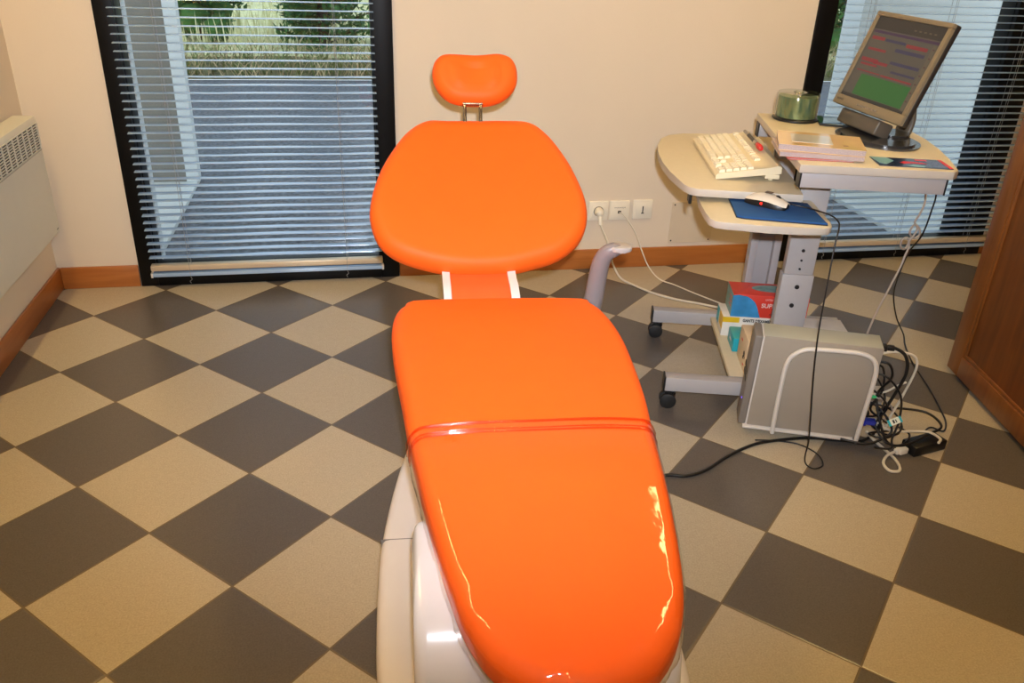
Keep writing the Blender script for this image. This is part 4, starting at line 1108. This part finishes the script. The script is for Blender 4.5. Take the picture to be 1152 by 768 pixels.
b = BM(); box(b, 0, .018, -.012, .012, -.009, .009, .003); box(b, .018, .038, -.008, .008, -.007, .007, .003); obj('shell', b, BLACK, mpg, smooth=40)
# paper tag tied to a cable
tg = empty('cable_tag', RP(.080, -.012, .085), PA, 'small white printed tag on the cable bunch', 'tag')
Mt = Rx(.85) @ Rz(.5)
b = BM(); box(b, -.020, .020, -.009, .009, -.0006, .0006, 0, Mt); obj('label_card', b, mat('tag_white', (214, 218, 204), .5), tg)
b = BM(); box(b, -.020, -.013, -.009, .009, .0006, .0010, 0, Mt); box(b, .014, .020, -.009, .009, .0006, .0010, 0, Mt); obj('teal_edge', b, CTEAL, tg)
b = BM(); box(b, -.006, -.001, -.005, .005, .0006, .0010, 0, Mt); box(b, .002, .005, -.005, .004, .0006, .0010, 0, Mt); obj('print', b, INK, tg)
# power brick with white lead
bk = empty('power_brick', (2.535, -.355, 0), math.radians(12), 'black power brick with a curled white lead on the floor', 'power adapter')
b = BM(); box(b, -.060, .062, -.026, .026, .0, .032, .003, seg=2); obj('brick_body', b, BLACK, bk, smooth=40)
b = BM(); box(b, -.098, -.068, -.011, .011, .005, .024, .004)
box(b, -.108, -.097, -.008, .008, .007, .022, .003); obj('lead_plug', b, OUTW, bk, smooth=40)
inv = (T(2.535, -.355, 0) @ Rz(math.radians(12))).inverted()
b = BM(); tube(b, [inv @ Vector(p) for p in [(2.432, -.376, .014), (2.40, -.385, .010), (2.372, -.412, .0045), (2.369, -.447, .0045), (2.395, -.452, .0045), (2.412, -.425, .0045), (2.418, -.385, .0045), (2.415, -.335, .0045), (2.405, -.300, .012), (2.40, -.275, .02)]], .0042, 8, 6)
obj('white_lead', b, WCABLE, bk, smooth=60)

# ------------------------------------------------------------------ ceiling lights
def ceiling_light(x, y, label, st, lx=.075, ly=.62):
    e = empty('ceiling_light', (x, y, H), 0, label, 'light', 'ceiling lights')
    b = BM(); box(b, -lx, lx, -ly, ly, -.06, -.0005, .004); obj('housing', b, RADW, e, smooth=40)
    b = BM(); box(b, -lx+.015, lx-.015, -ly+.015, ly-.015, -.066, -.0595, .002); obj('diffuser', b, emis('warm_diffuser', LAMPC, st), e)
LAMPC = (255, 217, 143)
ceiling_light(.05, -.15, 'long warm ceiling light on the left side of the room', 42)
ceiling_light(2.75, -.15, 'long warm ceiling light above the computer side of the room', 42)
ceiling_light(1.25, -2.8, 'long warm ceiling light behind the camera', 30)

# camera flash: the photo was taken with one, just above the lens
CAMM = Matrix(((0.982174, 0.053475, -0.18021, 0.940207), (-0.184827, 0.449494, -0.873953, -2.11645), (0.034269, 0.891681, 0.451364, 1.334078), (0, 0, 0, 1)))
fl = bpy.data.lights.new('camera_flash', 'SPOT'); fl.energy = 250; fl.color = (.84, .90, 1); fl.shadow_soft_size = .02; fl.spot_size = math.radians(92); fl.spot_blend = 1.0
fo = bpy.data.objects.new('camera_flash', fl); COL.objects.link(fo)
fo.matrix_world = T(.03, .0, .085) @ CAMM @ Rx(math.radians(17))

# ------------------------------------------------------------------ sky
w = bpy.data.worlds.new('World'); S.world = w; w.use_nodes = True; t = w.node_tree
bg = t.nodes['Background']; bg.inputs['Strength'].default_value = 1.0
sky = N(t, 'ShaderNodeTexSky'); sky.sky_type = 'NISHITA'; sky.sun_disc = False; sky.sun_elevation = math.radians(35); sky.sun_rotation = math.radians(200)
mxs = N(t, 'ShaderNodeMix', data_type='RGBA'); mxs.inputs[0].default_value = .75
sc_ = N(t, 'ShaderNodeVectorMath', operation='SCALE'); sc_.inputs['Scale'].default_value = .15
t.links.new(sky.outputs[0], sc_.inputs[0]); t.links.new(sc_.outputs[0], mxs.inputs[6]); mxs.inputs[7].default_value = (1.45, 1.66, 1.84, 1)
t.links.new(mxs.outputs[2], bg.inputs['Color'])

# ------------------------------------------------------------------ camera
cd = bpy.data.cameras.new('camera'); co = bpy.data.objects.new('camera', cd); COL.objects.link(co)
cd.sensor_width = 36; cd.sensor_fit = 'HORIZONTAL'; cd.lens = 29.3108; cd.clip_start = .02; cd.clip_end = 200
co.matrix_world = CAMM
S.camera = co
S.view_settings.view_transform = 'Standard'; S.view_settings.look = 'None'; S.view_settings.gamma = 1; S.view_settings.use_curve_mapping = False
S.view_settings.exposure = 0
